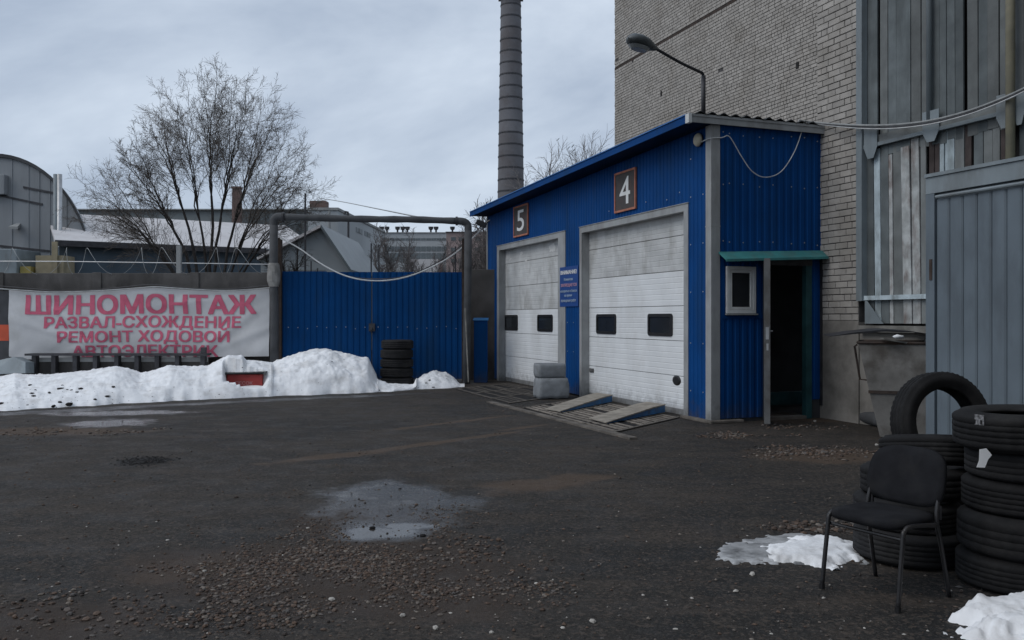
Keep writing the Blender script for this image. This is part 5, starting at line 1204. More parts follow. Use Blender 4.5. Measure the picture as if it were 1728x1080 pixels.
# ------------------------------------------------------------------ tyres
def tyre_mesh(name, Ro, Wd, Ri, blocks=64, rib=4, seed=0):
    """tyre lying flat, its axis along Z, standing on z=0"""
    m = MB(); n = blocks*2; hw_ = Wd/2; prof = []; kind = []
    # inner bead -> sidewall -> tread -> sidewall -> bead -> liner
    side = [(Ri, -hw_*0.72), (Ri+0.012, -hw_*0.80), (Ri+0.03, -hw_*0.86), (Ri+(Ro-Ri)*.45, -hw_*1.0), (Ri+(Ro-Ri)*.7, -hw_*0.985), (Ro-0.035, -hw_*0.90), (Ro-0.012, -hw_*0.80)]
    for p in side: prof.append(p); kind.append(0)
    tw = hw_*0.74; g = 0.006; step = 2*tw/rib
    for k in range(rib):
        a = -tw+k*step; prof += [(Ro, a+0.004), (Ro, a+step-0.006), (Ro-g, a+step-0.003), (Ro-g, a+step+0.001)]; kind += [1 if k in (0, rib-1) else 2]*2+[0, 0]
    prof = prof[:-2]; kind = kind[:-2]
    for p in side[::-1]: prof.append((p[0], -p[1])); kind.append(0)
    prof += [(Ri+0.02, hw_*0.60), (Ro-0.03, hw_*0.55), (Ro-0.025, 0), (Ro-0.03, -hw_*0.55), (Ri+0.02, -hw_*0.60), (Ri, -hw_*0.72)]; kind += [0]*6
    def mod(i, k, r):
        if kind[i] == 1 and k % 2: return r-0.006
        if kind[i] == 2 and (k+i) % 4 == 1: return r-0.005
        return r
    m.lathe(prof, n, (0, 0, hw_), mod)
    me = bpy.data.meshes.new(name); me.from_pydata([tuple(v) for v in m.v], [], m.f); me.materials.append(M['tyre'])
    for i, p in enumerate(me.polygons): p.use_smooth = True
    me.update(); return me
TM = {}
def tyre(Ro, Wd, Ri, loc_, label, group=None, rot=(0, 0, 0)):
    k = (round(Ro, 3), round(Wd, 3), round(Ri, 3))
    if k not in TM: TM[k] = tyre_mesh('tyre', Ro, Wd, Ri, blocks=56, rib=random.choice((4, 5)))
    o = mk('tyre', TM[k]); o.location = loc_; o.rotation_euler = rot; return tag(o, label, 'tyre', group)
ORD = ['bottom', 'second from bottom', 'third from bottom', 'fourth from bottom', 'fifth from bottom', 'top']
# stack by the gate
z = 0.0; c_ = Vector((XA(670, 20.45), 20.45, 0))
for i, (ro, wd) in enumerate(((.385, .22), (.385, .215), (.385, .21), (.38, .215), (.375, .215))):
    tyre(ro, wd, .22, c_+Vector((random.uniform(-.012, .012), random.uniform(-.02, .02), z)), f"dark tyre, {'top one' if i == 4 else ORD[i]} of the stack standing against the blue gate", 'tyres stacked at the gate', (0, 0, random.uniform(0, 6))); z += wd+0.002
# right stack, five high with a wider tyre on top
c_ = G(1722, 985); c_.z = 0; z = 0
for i, (ro, wd, dx_, dy_) in enumerate(((.352, .20, 0.0, 0.0), (.362, .245, .02, .0), (.35, .205, .05, .03), (.345, .19, .06, .02), (.37, .225, 0.0, -0.01))):
    tl = 0.03 if i == 4 else random.uniform(-.012, .012)
    tyre(ro, wd, .205, c_+Vector((dx_, dy_, z)), ('bottom tyre of the tall stack at the right edge, before the snow patch', 'second tyre up in the tall stack at the right edge', 'third tyre up in the tall stack at the right edge', 'fourth tyre up in the right stack, under the one with the sticker', 'wide top tyre of the right stack with a printed sticker on its tread')[i], 'tyres stacked at the right edge', (tl, random.uniform(-.01, .01), random.uniform(0, 6))); z += wd-0.004
zt_top = z
# middle stack behind the chair
z = 0
mids = [(1532, 0.345, .21, 5.85), (1528, 0.335, .20, 5.9), (1544, .345, .205, 5.92), (1574, .335, .20, 5.95)]
for i, (px, ro, wd, Y) in enumerate(mids):
    tyre(ro, wd, .205, Vector((XA(px, Y), Y, z+(-.01 if i == 3 else 0))), ('bottom tyre of the stack behind the chair, beside the melting snow', 'second tyre up in the stack behind the chair', 'third tyre up in the stack behind the chair', 'top lying tyre behind the chair, carrying the upright tyre')[i], 'tyres stacked behind the chair', ((random.uniform(-.03, .03), random.uniform(-.04, .04), random.uniform(0, 6)) if i < 3 else (-.06, .17, 1.0))); z += wd-0.004
# upright tyre on top, turned a little to the right and leaning back
Yt = 6.42; ro = 0.375; cz = ZA(714, Yt); ct = Vector((XA(1588, Yt), Yt, cz)); wd = 0.185
o = tyre(ro, wd, .25, ct, 'upright worn tyre leaning on top of the stack behind the chair')
ax_ = Vector((0.20, -1, 0.12)).normalized(); q = ax_.to_track_quat('Z', 'Y'); o.rotation_euler = q.to_euler(); o.location = ct-ax_*(wd/2)
for i, zz in enumerate((0.0, 0.206)):
    tyre(.34, .205, .205, Vector((XA(1600, 6.75)+.02*i, 6.75, zz)), ('bottom tyre of the hidden low pile that carries the upright tyre', 'second tyre of the low pile under the upright tyre')[i], 'tyres at the back')
# tag and sticker on the right stack
cs = c_; R5 = .37
def on_tread(ang_deg, z0, z1, half, mm, name, parent=None, rad=R5):
    m = MB(); n = 8
    for k in range(n+1):
        an = math.radians(ang_deg)+(-half+2*half*k/n)/rad
        for zz, rr in ((z0, rad+0.003), (z1, rad+0.003)): m.v.append(Vector((cs.x+rr*math.cos(an), cs.y-0.01+rr*math.sin(an), zz)))
    for k in range(n): m.f.append((k*2, k*2+2, k*2+3, k*2+1))
    o = m.build(name, mm); md = o.modifiers.new('thickness', 'SOLIDIFY'); md.thickness = 0.002; return o
zb5 = zt_top-0.225
tag(on_tread(205, zb5+0.155, zb5+0.215, 0.03, mat('sticker', (0.16, 0.16, 0.165), 0.6, 0, 0.9, 60, 0.0), 'tyre_sticker'), 'small grey printed sticker on the tread of the top right tyre', 'sticker')
pt_ = P(1659, 758, cs.y-0.385)
tagv = [(-.026, .0), (.012, .006), (.042, -.03), (.02, -.055), (.0, -.10), (-.045, -.098), (-.03, -.06)]
m = MB(); m.prism([(pt_.x+a, pt_.y-0.012+b*0.06, pt_.z+b) for a, b in tagv][::-1], (0, 0, 0), (0, 0.002, 0))
tag(m.build('paper_tag', M['paper']), 'torn white paper tag hanging below the top right tyre', 'tag')

# ------------------------------------------------------------------ black office chair
fl = G(1393, 993); frp = G(1516, 1032); fdir = (frp-fl).normalized(); Wc = 0.50
bdir = Vector((-fdir.y, fdir.x, 0))     # towards the backrest
if bdir.x < 0: bdir = -bdir
fc = (fl+frp)/2; ang_c = math.atan2(bdir.y, bdir.x)
ch = empty('chair', fc, ang_c, 'black fabric chair with thin metal legs standing before the tyre stacks', 'chair')
# local x: towards back, local y: left of that
SH = 0.43; HWc = 0.245
def LP(x, y, z): return Vector((x, y, z))
for sgn in (-1, 1):
    nm = 'leg'
    MB().tube(spline([LP(-0.02, sgn*HWc*1.02, 0), LP(0.03, sgn*HWc, SH-0.05), LP(0.045, sgn*HWc, SH+0.0), LP(0.09, sgn*HWc, SH+0.02), LP(0.22, sgn*HWc, SH+0.012), LP(0.33, sgn*HWc, SH-0.0)], 5), 0.013, 8).build('leg', M['tube_black'], ch, smooth=True)
    MB().tube(spline([LP(0.47, sgn*HWc*0.98, 0), LP(0.40, sgn*HWc*0.95, SH-0.12), LP(0.37, sgn*HWc*0.92, SH+0.02), LP(0.40, sgn*HWc*0.90, SH+0.16), LP(0.45, sgn*HWc*0.88, SH+0.33)], 5), 0.0125, 8).build('leg', M['tube_black'], ch, smooth=True)
    MB().tube([LP(-0.02, sgn*HWc*1.02, 0), LP(-0.018, sgn*HWc*1.02, 0.03)], 0.017, 8).build('foot_cap', M['black'], ch)
MB().tube([LP(0.05, -HWc, SH-0.05), LP(0.05, HWc, SH-0.05)], 0.011, 8).build('cross_bar', M['tube_black'], ch)
MB().tube([LP(0.36, -HWc*.94, SH-0.05), LP(0.36, HWc*.94, SH-0.05)], 0.011, 8).build('cross_bar', M['tube_black'], ch)
def cushion(nx_, ny_, fn):
    m = MB()
    for side in (0, 1):
        for i in range(nx_+1):
            for j in range(ny_+1): m.v.append(fn(i/nx_*2-1, j/ny_*2-1, side))
    K = (nx_+1)*(ny_+1)
    for i in range(nx_):
        for j in range(ny_):
            a = i*(ny_+1)+j; f_ = (a, a+ny_+1, a+ny_+2, a+1); m.f.append(f_[::-1]); m.f.append(tuple(K+x for x in f_))
    rim = [i*(ny_+1) for i in range(nx_+1)]+[nx_*(ny_+1)+j for j in range(1, ny_+1)]+[i*(ny_+1)+ny_ for i in range(nx_-1, -1, -1)]+[j for j in range(ny_-1, 0, -1)]
    for a, b in zip(rim, rim[1:]+rim[:1]): m.f.append((a, b, K+b, K+a))
    return m
def superell(u, v, p=4.0):
    # square to rounded square
    r = (abs(u)**p+abs(v)**p)**(1/p); mx_ = max(abs(u), abs(v))
    k = mx_/r if r > 1e-6 else 1; return u*k, v*k
def seat_fn(u, v, side):
    a, b = superell(u, v); ed = max(abs(u), abs(v)); crown = (1-ed**4)
    x = 0.205+a*0.225; y = b*0.235*(1-0.06*a); z = SH+0.012 + (0.032+0.028*crown if side else 0.0*crown-0.002) - (0.02*max(0, -a-0.55)) - 0.012*math.cos(b*1.5)*crown*(1 if side else 0)
    return LP(x, y, z)
cushion(14, 14, seat_fn).build('seat', M['cloth'], ch, smooth=True)
def back_fn(u, v, side):
    a, b = superell(u, v, 3.5); ed = max(abs(u), abs(v)); crown = 1-ed**4
    z = SH+0.235+a*0.165; x = 0.425+0.045*a+0.03*(1-b*b)-(0.0 if side else 0.02+0.022*crown)+0.01*side; y = b*0.245*(1-0.05*a)
    return LP(x, y, z)
cushion(12, 14, back_fn).build('backrest', M['cloth'], ch, smooth=True)
for sgn in (-1, 1): MB().box(0.385, 0.40, sgn*HWc*.9-0.018, sgn*HWc*.9+0.018, SH+0.02, SH+0.10).build('bracket', M['dark_steel'], ch)

# ------------------------------------------------------------------ background: buildings
YH = 42.3
o_ = Vector((XA(-10, YH), YH, 0)); r = empty('arched_hangar', o_, 0, 'grey sheet metal hangar with rounded arched roof at the far left', 'building')
aE = 165/F*YH; hE = 208/F*YH; zsp = ZA(470, YH)
arc = [Vector((aE*math.cos(math.radians(t)), 0, zsp+hE*math.sin(math.radians(t)))) for t in range(0, 181, 5)]
def slab(name, t0, t1, z0, z1, mm):
    pass
m = MB(); m.prism([Vector((aE, 0, 0))]+arc+[Vector((-aE, 0, 0))], (0, 0, 0), (0, 0.3, 0)); m.build('end_wall', M['hangar'], r)
m = MB()
for k, p in enumerate(arc): 
    for y in (-0.12, 14): m.v.append(Vector((p.x*1.012-0.53*y, y, zsp+(p.z-zsp)*1.012)))
    for y in (-0.12, 14): m.v.append(Vector((p.x*0.99-0.53*y, y, zsp+(p.z-zsp)*0.985)))
for k in range(len(arc)-1):
    a = k*4; m.f += [(a, a+1, a+5, a+4), (a+2, a+6, a+7, a+3), (a, a+4, a+6, a+2)]
m.build('arched_roof', M['roof_dark'], r, smooth=False)
for px in (20, 48, 66, 84, 112):
    x_ = XA(px, YH)-o_.x; zt_ = zsp+hE*math.sqrt(max(0, 1-(x_/aE)**2)); MB().box(x_-0.03, x_+0.03, -0.03, -0.002, 2.8, zt_-0.1).build('cladding_batten', M['hangar'], r)
for (px0, py0, px1, py1) in ((0, 330, 72, 345), (40, 316, 92, 326), (0, 415, 85, 424)):
    a_ = P(px0, py0, YH)-o_; b_ = P(px1, py1, YH)-o_; MB().hexa([a_+Vector((0, -.05, -.05)), b_+Vector((0, -.05, -.05)), b_+Vector((0, -.004, -.05)), a_+Vector((0, -.004, -.05))], [a_+Vector((0, -.05, .05)), b_+Vector((0, -.05, .05)), b_+Vector((0, -.004, .05)), a_+Vector((0, -.004, .05))]).build('sheet_seam', M['dark_steel'], r)
a_ = P(2, 312, YH)-o_; MB().box(a_.x-0.7, a_.x+0.35, -0.35, -0.004, a_.z-0.5, a_.z+0.45).build('vent_box', M['hangar'], r, bevel=0.03)
a_ = P(31, 384, YH)-o_; MB().hexa([a_+Vector((-.2, -.5, -.12)), a_+Vector((.25, -.5, -.12)), a_+Vector((.1, 0, 0)), a_+Vector((-.1, 0, 0))], [a_+Vector((-.2, -.5, 0)), a_+Vector((.25, -.5, 0)), a_+Vector((.1, 0, .2)), a_+Vector((-.1, 0, .2))]).build('wall_lamp', M['concrete_lt'], r)
r = empty('exhaust_duct', Vector((XA(97, 41.6), 41.6, 0)), 0, 'tall pale metal exhaust duct rising beside the arched hangar', 'duct')
for px, rr_, mm in ((94, .105, 'steel_grey'), (100.5, .115, 'galv')):
    MB().tube([(XA(px, 41.6)-XA(97, 41.6), 0, 0), (XA(px, 41.6)-XA(97, 41.6), 0, ZA(294, 41.6))], rr_, 12).build('duct_pipe', M[mm], r, smooth=True)
o_ = Vector((XA(85, 39), 39, 0)); r = empty('tan_annex', o_, 0, 'small tan block annex below the duct behind the fence', 'building')
MB().box(XA(60, 39), XA(107, 39), 39, 40, 0, ZA(431, 39)).build('wall', M['tan'], r, off=o_); MB().box(XA(89, 39), XA(98, 39), 38.9, 38.99, 0, ZA(408, 39)).build('stub_pier', M['tan'], r, off=o_)
MB().box(XA(38, 39), XA(56, 39), 38.8, 40, 0, ZA(450, 39)).build('yellow_block', mat('yellow_block', (.33, .27, .09), .9), r, off=o_)
o_ = Vector((XA(0, 38.6), 38.6, 0)); o = MB().box(XA(-60, 38.6)-o_.x, XA(28, 38.6)-o_.x, 0, 2, 0, ZA(420, 38.6)).build('blue_container', M['steel_grey'], bevel=.03); o.location = o_; tag(o, 'blue-grey container wall at the far left behind the coiled wire', 'container')

# long barn with snowy roof
A0 = P(100, 406, 40); A1 = P(478, 423, 45.3); ez = ZA(406, 40)
ad = (A1-A0); ad.z = 0; ad.normalize(); an_ = Vector((-ad.y, ad.x, 0))
r = empty('long_barn', Vector((A0.x, A0.y, 0)), math.atan2(ad.y, ad.x), 'long low dark barn with a snow-dusted roof behind the bare tree', 'building')
LB = 12.2; rz_ = 7.0
MB().box(0, LB, 0, 11.5, 0, ez-0.25).build('wall', M['barn_wall'], r)
MB().hexa([(-.2, -.4, ez-.15), (LB, -.4, ez-.15), (LB, 6, rz_-.15), (-.2, 6, rz_-.15)], [(-.2, -.4, ez), (LB, -.4, ez), (LB, 6, rz_), (-.2, 6, rz_)]).build('roof_slope', M['snow_roof'], r)
MB().hexa([(-.2, 6, rz_-.15), (LB, 6, rz_-.15), (LB, 12, ez-.15), (-.2, 12, ez-.15)], [(-.2, 6, rz_), (LB, 6, rz_), (LB, 12, ez), (-.2, 12, ez)]).build('roof_slope', M['snow_roof'], r)
MB().box(-.2, LB, -.46, -.40, ez-.28, ez-.02).build('eaves_board', M['dark_steel'], r)
for k in range(5): MB().box(1.2+k*2.2, 1.9+k*2.2, -0.03, -0.004, 2.2, 3.6).build('window', M['far_dark'], r)
# flat-roofed workshop behind it
o_ = Vector((XA(300, 72), 72, 0)); r = empty('flat_workshop', o_, 0, 'long flat-roofed grey workshop seen above the snowy barn roof', 'building')
MB().box(XA(128, 72), XA(560, 72), 72, 84, 0, ZA(355, 72)).build('wall', mat('workshop_wall', (.18, .20, .205), .85, 0, .1, .3, 0), r, off=o_)
MB().box(XA(126, 72), XA(562, 72), 71.7, 84.2, ZA(355, 72)+0.002, ZA(353, 72)).build('roof_edge', M['concrete_lt'], r, off=o_)
MB().box(XA(396, 70), XA(500, 70), 70, 71.6, 0, ZA(362, 70)).build('dark_annex', M['far_dark'], r, off=o_)
o_ = Vector((XA(400, 68), 68, 0)); o = MB().hexa([(-.38, -.38, 0), (.38, -.38, 0), (.38, .38, 0), (-.38, .38, 0)], [(-.29, -.29, ZA(316, 68)), (.29, -.29, ZA(316, 68)), (.29, .29, ZA(316, 68)), (-.29, .29, ZA(316, 68))]).box(-.35, .35, -.35, .35, ZA(319, 68), ZA(315.5, 68)).build('small_chimney', M['far_brick']); o.location = o_; tag(o, 'short square brick chimney behind the bare tree', 'chimney')
# gabled shed
YGb = 38.0; o_ = Vector((XA(535, YGb), YGb, 0)); r = empty('gabled_house', o_, 0, 'pale grey gabled shed peeking over the blue gate', 'building')
gp = [P(440, 470, YGb), P(440, 438, YGb), P(543, 386, YGb), P(592, 458, YGb), P(592, 500, YGb), P(440, 500, YGb)]
gp = [P(440, 438, YGb), P(543, 386, YGb), P(591, 457, YGb), Vector((XA(591, YGb), YGb, 0)), Vector((XA(440, YGb), YGb, 0))]
m = MB(); m.prism([p-o_ for p in gp][::-1], (0, 0, 0), (0, 9, 0)); m.build('gable_wall', M['house'], r)
for a_, b_, nm in ((P(436, 440, YGb), P(543, 385, YGb), 'snow_roof'), (P(543, 385, YGb), P(594, 461, YGb), 'far_dark')):
    a_, b_ = a_-o_, b_-o_; MB().hexa([a_+Vector((0, -.3, 0)), b_+Vector((0, -.3, 0)), b_+Vector((0, 9, 0)), a_+Vector((0, 9, 0))], [a_+Vector((0.02, -.3, .14)), b_+Vector((0.02, -.3, .14)), b_+Vector((0.02, 9, .14)), a_+Vector((.02, 9, .14))]).build('roof_slope', M[nm], r)
for k in range(6):
    z_ = 2.3+k*0.45; MB().box(-2.2, 1.1-k*0.25, -0.02, -0.003, z_, z_+0.03).build('siding_board', M['house'], r)
# concrete block with receding side
Y0 = 60.0; c0 = P(570, 355, Y0); c1 = P(648, 393, 60*181/143.0); zt_ = c0.z
o_ = Vector((c0.x, c0.y, 0)); r = empty('concrete_block', o_, 0, 'tall windowless concrete factory block left of the far offices', 'building')
c1g = Vector((c1.x, c1.y, 0))-o_; lft = Vector((XA(520, Y0), Y0, 0))-o_
m = MB(); m.prism([Vector((0, 0, 0)), c1g, c1g+Vector((-6, 2, 0)), lft+Vector((0, 15, 0)), lft], (0, 0, 0), (0, 0, zt_)); m.build('wall', M['far_wall'], r)
m = MB(); m.prism([Vector((0.05, -.1, 0)), c1g+Vector((.1, 0, 0)), c1g+Vector((-6, 2.2, 0)), lft+Vector((0, 15.2, 0)), lft+Vector((0, -.1, 0))], (0, 0, zt_+0.003), (0, 0, .18)); m.build('parapet', M['concrete_lt'], r)
sdv = c1g.normalized(); snv = Vector((sdv.y, -sdv.x, 0))
for px, Yw in ((606, 67.2), (620, 70.1)):
    # window openings in the side wall
    t_ = ((px-CX)/F*(o_.y)-o_.x)/((sdv.x)-(px-CX)/F*sdv.y); ctr = sdv*t_; hz = ZA(lerp_tab([(606, 389.5), (620, 395.5)], px), o_.y+ctr.y)
    m = MB(); m.prism([ctr-sdv*1.05+snv*.03, ctr+sdv*1.05+snv*.03, ctr+sdv*1.05-snv*.05, ctr-sdv*1.05-snv*.05], (0, 0, hz-.18), (0, 0, .36)); m.build('window', M['far_dark'], r)
    MB().tube([ctr+snv*.05+Vector((0, 0, hz-.18)), ctr+snv*.05+Vector((0, 0, hz+.18))], .04, 4).build('mullion', M['concrete_lt'], r)
MB().tube([P(588, 470, 58)-o_, P(588, 364, 58)-o_, P(587, 358, 58)-o_, P(583, 357, 58)-o_, P(581, 362, 58)-o_], 0.075, 6).build('vent_pipe', M['dark_steel'], r)
MB().tube([P(556, 470, 59.6)-o_, P(556, 356, 59.6)-o_], 0.09, 6).build('downpipe', M['concrete_lt'], r)
o_ = Vector((XA(539, 59), 59, 0)); r = empty('rooftop_tank', P(539, 355, 62), 0, 'dark rooftop box on top of the concrete factory block', 'tank')
MB().box(-.58, .56, -.5, .5, .12, .62).build('tank_body', M['far_brick'], r); MB().box(-.35, .35, -.3, .3, 0, .12).build('tank_foot', M['dark_steel'], r)
# far offices
YO = 102.0; o_ = Vector((XA(705, YO), YO, 0)); r = empty('far_offices', o_, 0, 'far pale office building with long window bands beyond the gate', 'building')
xa, xb = XA(640, YO), XA(754, YO)
def fz(py): return ZA(py, YO)
MB().box(xa, xb, YO, YO+14, 0, fz(393)).build('wall', M['far_wall'], r, off=o_)
MB().box(xa-.1, xb, YO-.15, YO+14, fz(393)+.003, fz(392)).build('roof_edge', M['concrete_lt'], r, off=o_)
for y0_, y1_ in ((405.5, 402), (424, 416), (441, 427)):
    nW = 13; wd = (xb-xa)/nW
    for k in range(nW): MB().box(xa+k*wd+.04, xa+(k+1)*wd-.04, YO-.06, YO-.004, fz(y0_), fz(y1_)).build('window', M['far_dark'], r, off=o_)
MB().box(xa+4, xb-.5, YO-6, YO-.2, 0, fz(443)).build('low_annex', M['snow_roof'], r, off=o_)
for px in (641, 650, 668, 677, 685, 725, 734, 762):
    x_ = XA(px, YO)-o_.x; zt2 = fz(392); m = MB(); m.lathe([(.11, 0), (.11, .4), (.26, .5), (.30, .8), (.05, .8)], 8, (x_, 1.5, zt2)); m.build('roof_vent', M['dark_steel'], r)
YK = 95.0; o_ = Vector((XA(780, YK), YK, 0)); r = empty('pink_brick_block', o_, 0, 'dull pinkish brick building beside the far offices', 'building')
MB().box(XA(753, YK), XA(900, YK), YK, YK+12, 0, ZA(392, YK)).build('wall', M['far_pink'], r, off=o_)
MB().box(XA(752, YK), XA(901, YK), YK-.15, YK+12, ZA(392, YK)+.003, ZA(391, YK)).build('roof_edge', M['concrete'], r, off=o_)
for py in (403, 421, 440):
    for px in (765, 778, 806): MB().box(XA(px-4, YK), XA(px+4, YK), YK-.05, YK-.004, ZA(py+3, YK), ZA(py-3, YK)).build('window', M['far_dark'], r, off=o_)

# tall factory chimney
YC = 92.0; r = empty('factory_chimney', Vector((XA(862, YC), YC, 0)), 0, 'very tall tapering brick factory chimney with ring bands', 'chimney')
zt_ = ZA(-2, YC); zb_ = 0.0
def crad(z): return (16.8+(22.2-16.8)*(1-(z-ZA(330, YC))/(zt_-ZA(330, YC))))/F*YC
m = MB(); prof = [(crad(zb_+(zt_-zb_)*k/40), zb_+(zt_-zb_)*k/40) for k in range(41)]
prof += [(crad(zt_)+.06, zt_+.02), (crad(zt_)+.06, zt_+.9), (crad(zt_)-.3, zt_+.9), (crad(zt_)-.3, zt_-2)]
m.lathe(prof, 28); m.build('shaft', M['chimney'], r, smooth=True)
py = 324
while py > 2:
    z_ = ZA(py, YC); m = MB(); c_r = crad(z_); m.lathe([(c_r-.02, -.07), (c_r+.045, -.07), (c_r+.045, .07), (c_r-.02, .07)], 28, (0, 0, z_)); m.build('ring_band', M['dark_steel'], r); py -= 19.6
MB().box(-crad(zt_)-.25, crad(zt_)+.25, -.1, .1, zt_-.25, zt_-.05).build('top_bracket', M['dark_steel'], r)

# ------------------------------------------------------------------ trees
def grow_tree(root_p, stems, mats, name, label, levels, rnd, group=None, twig_r=0.008, cat='tree', droop=0.0):
    R_ = random.Random(rnd); r = empty(name, root_p, 0, label, cat, group); trunk = MB(); crown = MB()
    def rv(): return Vector((R_.gauss(0, 1), R_.gauss(0, 1), R_.gauss(0, 1)))
    def branch(p, d, ln, rad, lv, mb, path=None, kids=True, tip=None):
        n = levels[lv]['seg']; pts = [p.copy()]; rs = [rad]; st = ln/n; dd = d.normalized(); wob = levels[lv]['wob']
        dirs = [dd.copy()]
        if path:
            pts = [Vector(q) for q in path]; n = len(pts)-1; ln = sum((b-a).length for a, b in zip(pts, pts[1:]))
            rs = [rad+((tip if tip else twig_r)-rad)*(i/n) for i in range(n+1)]; dirs = [(pts[min(i+1, n)]-pts[max(i-1, 0)]).normalized() for i in range(n+1)]
        for i in range(0 if path else n):
            dd = (dd+rv()*wob+Vector((0, 0, levels[lv]['up']))*(st)).normalized(); p = p+dd*st; pts.append(p.copy()); rs.append(max(rad*(1-(i+1)/n*levels[lv].get('taper', .8)), twig_r*0.6)); dirs.append(dd.copy())
        mb.tube(pts, rs, levels[lv]['sides'], caps=False)
        if kids and lv+1 < len(levels):
            L1 = levels[lv+1]; cnt = L1['n']; cnt = int(cnt*(0.7+0.6*R_.random()))
            for k in range(cnt):
                t_ = L1['from']+(1-L1['from'])*((k+R_.random())/cnt); i = min(int(t_*n), n-1); f_ = t_*n-i; q = pts[i].lerp(pts[i+1], f_); bd = dirs[i+1]
                side = bd.cross(rv()).normalized(); a_ = math.radians(R_.uniform(*L1['ang'])); nd = bd*math.cos(a_)+side*math.sin(a_)
                branch(q, nd, ln*R_.uniform(*L1['len'])*(1.15-0.55*t_), max(rs[i]*R_.uniform(.3, .5), twig_r), lv+1, crown)
    for st_ in stems:
        if isinstance(st_, dict): branch(Vector(st_['path'][0]), Vector((0, 0, 1)), 1, st_['rad'], 0, trunk, st_['path'], st_['kids'], st_.get('tip'))
        else: branch(Vector(st_[0]), Vector(st_[1]), st_[2], st_[3], 0, trunk)
    trunk.build('trunk', mats[0], r, smooth=True); crown.build('crown', mats[1], r); return r
TP = Vector((XA(355, 31), 31, 0))
stems = []; RT = random.Random(11)
def toward(px, py, Y, p0, lift=0.0):
    t_ = P(px, py, Y)-TP-Vector(p0); return t_
def bez(a, b, c, n=10):
    r_ = [a*(1-t)**2+b*2*t*(1-t)+c*t*t for t in [k/n for k in range(n+1)]]
    return [p+Vector((RT.gauss(0, 1), RT.gauss(0, 1), RT.gauss(0, 1)))*(0.035 if 0 < k < n else 0.0) for k, p in enumerate(r_)]
DOME = [(160, 312), (182, 282), (200, 250), (222, 218), (245, 188), (268, 162), (294, 141), (318, 126), (342, 116), (366, 117), (392, 125), (418, 139), (444, 160), (467, 188), (488, 218), (505, 252), (518, 288), (527, 320)]
MAIN = 9
for k in range(MAIN):
    tg = DOME[k*2:k*2+2]; mx_ = sum(t[0] for t in tg)/2; my_ = sum(t[1] for t in tg)/2; Yk = 31+((k*5) % 7-3)*0.45
    base = Vector(((mx_-355)/200*0.22, ((k*3) % 5-2)*0.12, 0.2)); end = P(mx_, my_, Yk)-TP
    fork = base+(end-base)*RT.uniform(.40, .52)+Vector((-(end.x-base.x)*0.10, 0, 0.5))
    ctrl = base+Vector(((fork.x-base.x)*0.25, (fork.y-base.y)*.4, (fork.z-base.z)*0.62))
    rad = RT.uniform(.058, .078); mp_ = bez(base, ctrl, fork, 8)
    stems.append(dict(path=mp_, rad=rad, kids=False, tip=rad*.6)); tang = (mp_[-1]-mp_[-3]).normalized()
    for q, (px, py) in enumerate(tg+[(mx_+RT.uniform(-12, 12), my_+RT.uniform(35, 75)), (mx_+RT.uniform(-25, 25), my_+RT.uniform(15, 60))]):
        e_ = P(px, py+6, 31+RT.uniform(-2.3, 2.3))-TP; e_ = fork+(e_-fork)*0.93; c_ = fork+tang*((e_-fork).length*0.5)
        stems.append(dict(path=bez(fork, c_, e_, 10), rad=rad*RT.uniform(.36, .5), kids=True))
for px, py, cx_, cy_, Y, rad in ((148, 328, 235, 345, 31, .055), (205, 405, 285, 385, 30.5, .045), (520, 350, 440, 350, 30.6, .035), (170, 372, 270, 380, 30.2, .05)):
    b_ = Vector(((px-355)/200*.2, 0, 1.2)); e_ = P(px, py, Y)-TP; stems.append(dict(path=bez(b_, P(cx_, cy_, 31)-TP, e_, 11), rad=rad, kids=True))
LV = [dict(seg=12, wob=.045, up=-.014, sides=6, taper=.90), dict(n=11, **{'from': .12}, ang=(16, 46), len=(.26, .46), seg=6, wob=.09, up=.03, sides=4, taper=.8),
      dict(n=9, **{'from': .12}, ang=(18, 52), len=(.32, .58), seg=4, wob=.14, up=.0, sides=3, taper=.7), dict(n=6, **{'from': .1}, ang=(20, 55), len=(.38, .65), seg=3, wob=.18, up=-.05, sides=3, taper=.6)]
tr = grow_tree(TP, stems, (M['bark'], mat('fine_twigs', (0.135, 0.118, 0.105), 0.95, 0, 0.2, 3, 0.0, spec=0.1)), 'bare_tree', 'large bare many-stemmed tree with a wide twiggy crown behind the fence', LV, 5, twig_r=0.005)
MB().tube([(0, 0, 0), (0, 0, .5)], [.34, .26], 12).build('stool', M['bark'], tr, smooth=True)
LVs = [dict(seg=8, wob=.07, up=.03, sides=5, taper=.8), dict(n=16, **{'from': .3}, ang=(16, 42), len=(.2, .34), seg=5, wob=.12, up=.02, sides=3, taper=.7), dict(n=14, **{'from': .15}, ang=(20, 55), len=(.35, .6), seg=4, wob=.18, up=-.05, sides=3, taper=.6)]
def small_tree(px, pyt, Y, w_, mm, name, label, seed, nst=4, cat='tree', group=None, tw=.014):
    p = Vector((XA(px, Y), Y, 0)); h_ = ZA(pyt, Y); st = []; RR = random.Random(seed)
    for k in range(nst):
        a = RR.uniform(0, 6.28); sp_ = RR.uniform(.1, .9)*w_; st.append(((RR.uniform(-.2, .2), RR.uniform(-.2, .2), 0), (math.cos(a)*sp_, math.sin(a)*sp_*.5, h_), h_*RR.uniform(.72, .98), .05+.012*h_))
    return grow_tree(p, st, (mm, mm), name, label, LVs, seed, group, twig_r=tw, cat=cat)
small_tree(944, 240, 62, 1.7, M['birch'], 'birch_tree', 'pale bare birch top showing above the garage roof right of the chimney', 3, 10, tw=.014)
small_tree(905, 275, 64, .9, M['birch'], 'birch_tree', 'lower bare birch crown just right of the tall chimney', 4, 7, tw=.014)
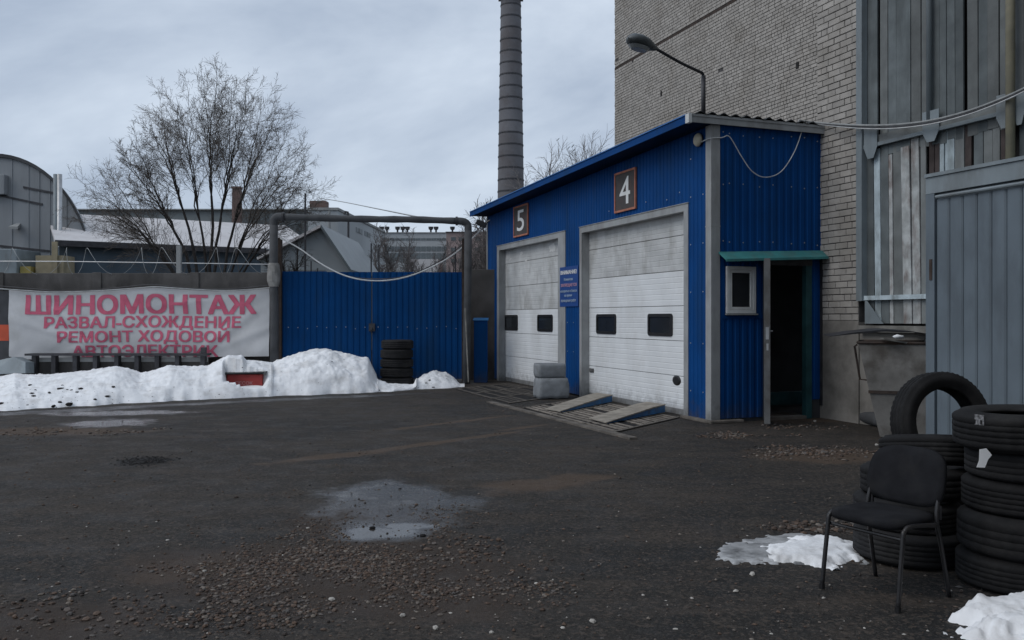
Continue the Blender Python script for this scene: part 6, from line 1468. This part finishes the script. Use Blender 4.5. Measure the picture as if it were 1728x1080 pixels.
small_tree(612, 402, 50, .9, M['bark_far'], 'bare_shrub', 'bare grey shrub in front of the concrete factory block', 8, 5, 'shrub', 'bare shrubs beyond the gate')
small_tree(635, 405, 52, .7, M['bark_far'], 'bare_shrub', 'bare shrub at the right corner of the concrete factory block', 9, 5, 'shrub', 'bare shrubs beyond the gate')
small_tree(682, 392, 60, 1.3, M['bark_far'], 'bare_tree', 'bare young tree before the left half of the far offices', 10, 5, 'tree', 'bare shrubs beyond the gate')
small_tree(712, 398, 62, 1.1, M['bark_far'], 'bare_tree', 'bare young tree before the middle of the far offices', 12, 5, 'tree', 'bare shrubs beyond the gate')
small_tree(811, 352, 40, 1.0, M['bark_far'], 'bare_tree', 'bare brown tree between the pipe riser and the garage eave', 13, 6, 'tree', 'bare shrubs beyond the gate')
small_tree(775, 395, 50, 1.0, M['bark_far'], 'bare_shrub', 'bare shrub in front of the pink brick building', 14, 5, 'shrub', 'bare shrubs beyond the gate')
small_tree(800, 405, 55, 1.2, M['bark_far'], 'bare_shrub', 'bare shrub behind the right pipe riser', 15, 6, 'shrub', 'bare shrubs beyond the gate')
small_tree(838, 342, 75, 1.0, M['bark_far'], 'bare_tree', 'thin bare treetop just left of the tall chimney base', 16, 4, 'tree', 'bare shrubs beyond the gate')
small_tree(495, 408, 33, .8, M['bark'], 'bare_shrub', 'dark bare shrub right of the left pipe riser', 17, 4, 'shrub', 'bare shrubs beyond the gate', tw=.008)
# crows in the birch
for px, py, lb in ((941, 236, 'topmost of the crows in the birch'), (959, 250, 'left one of the lower crow pair in the birch'), (966, 247, 'right one of the lower crow pair in the birch'), (968, 254, 'lowest of the crows in the birch')):
    m = MB(); m.lathe([(.0, -.22), (.05, -.18), (.07, -.05), (.11, .05), (.10, .14), (.06, .2), (.065, .25), (.05, .3), (.0, .32)], 10)
    for v in m.v: v.xyz = Vector((v.z*0.8+v.x*.3, v.y, v.z*.75+v.x))*0.5
    o = m.build('crow', M['bird'], smooth=True); o.location = P(px, py, 62); tag(o, 'small black crow, '+lb, 'bird', 'crows in the birch')
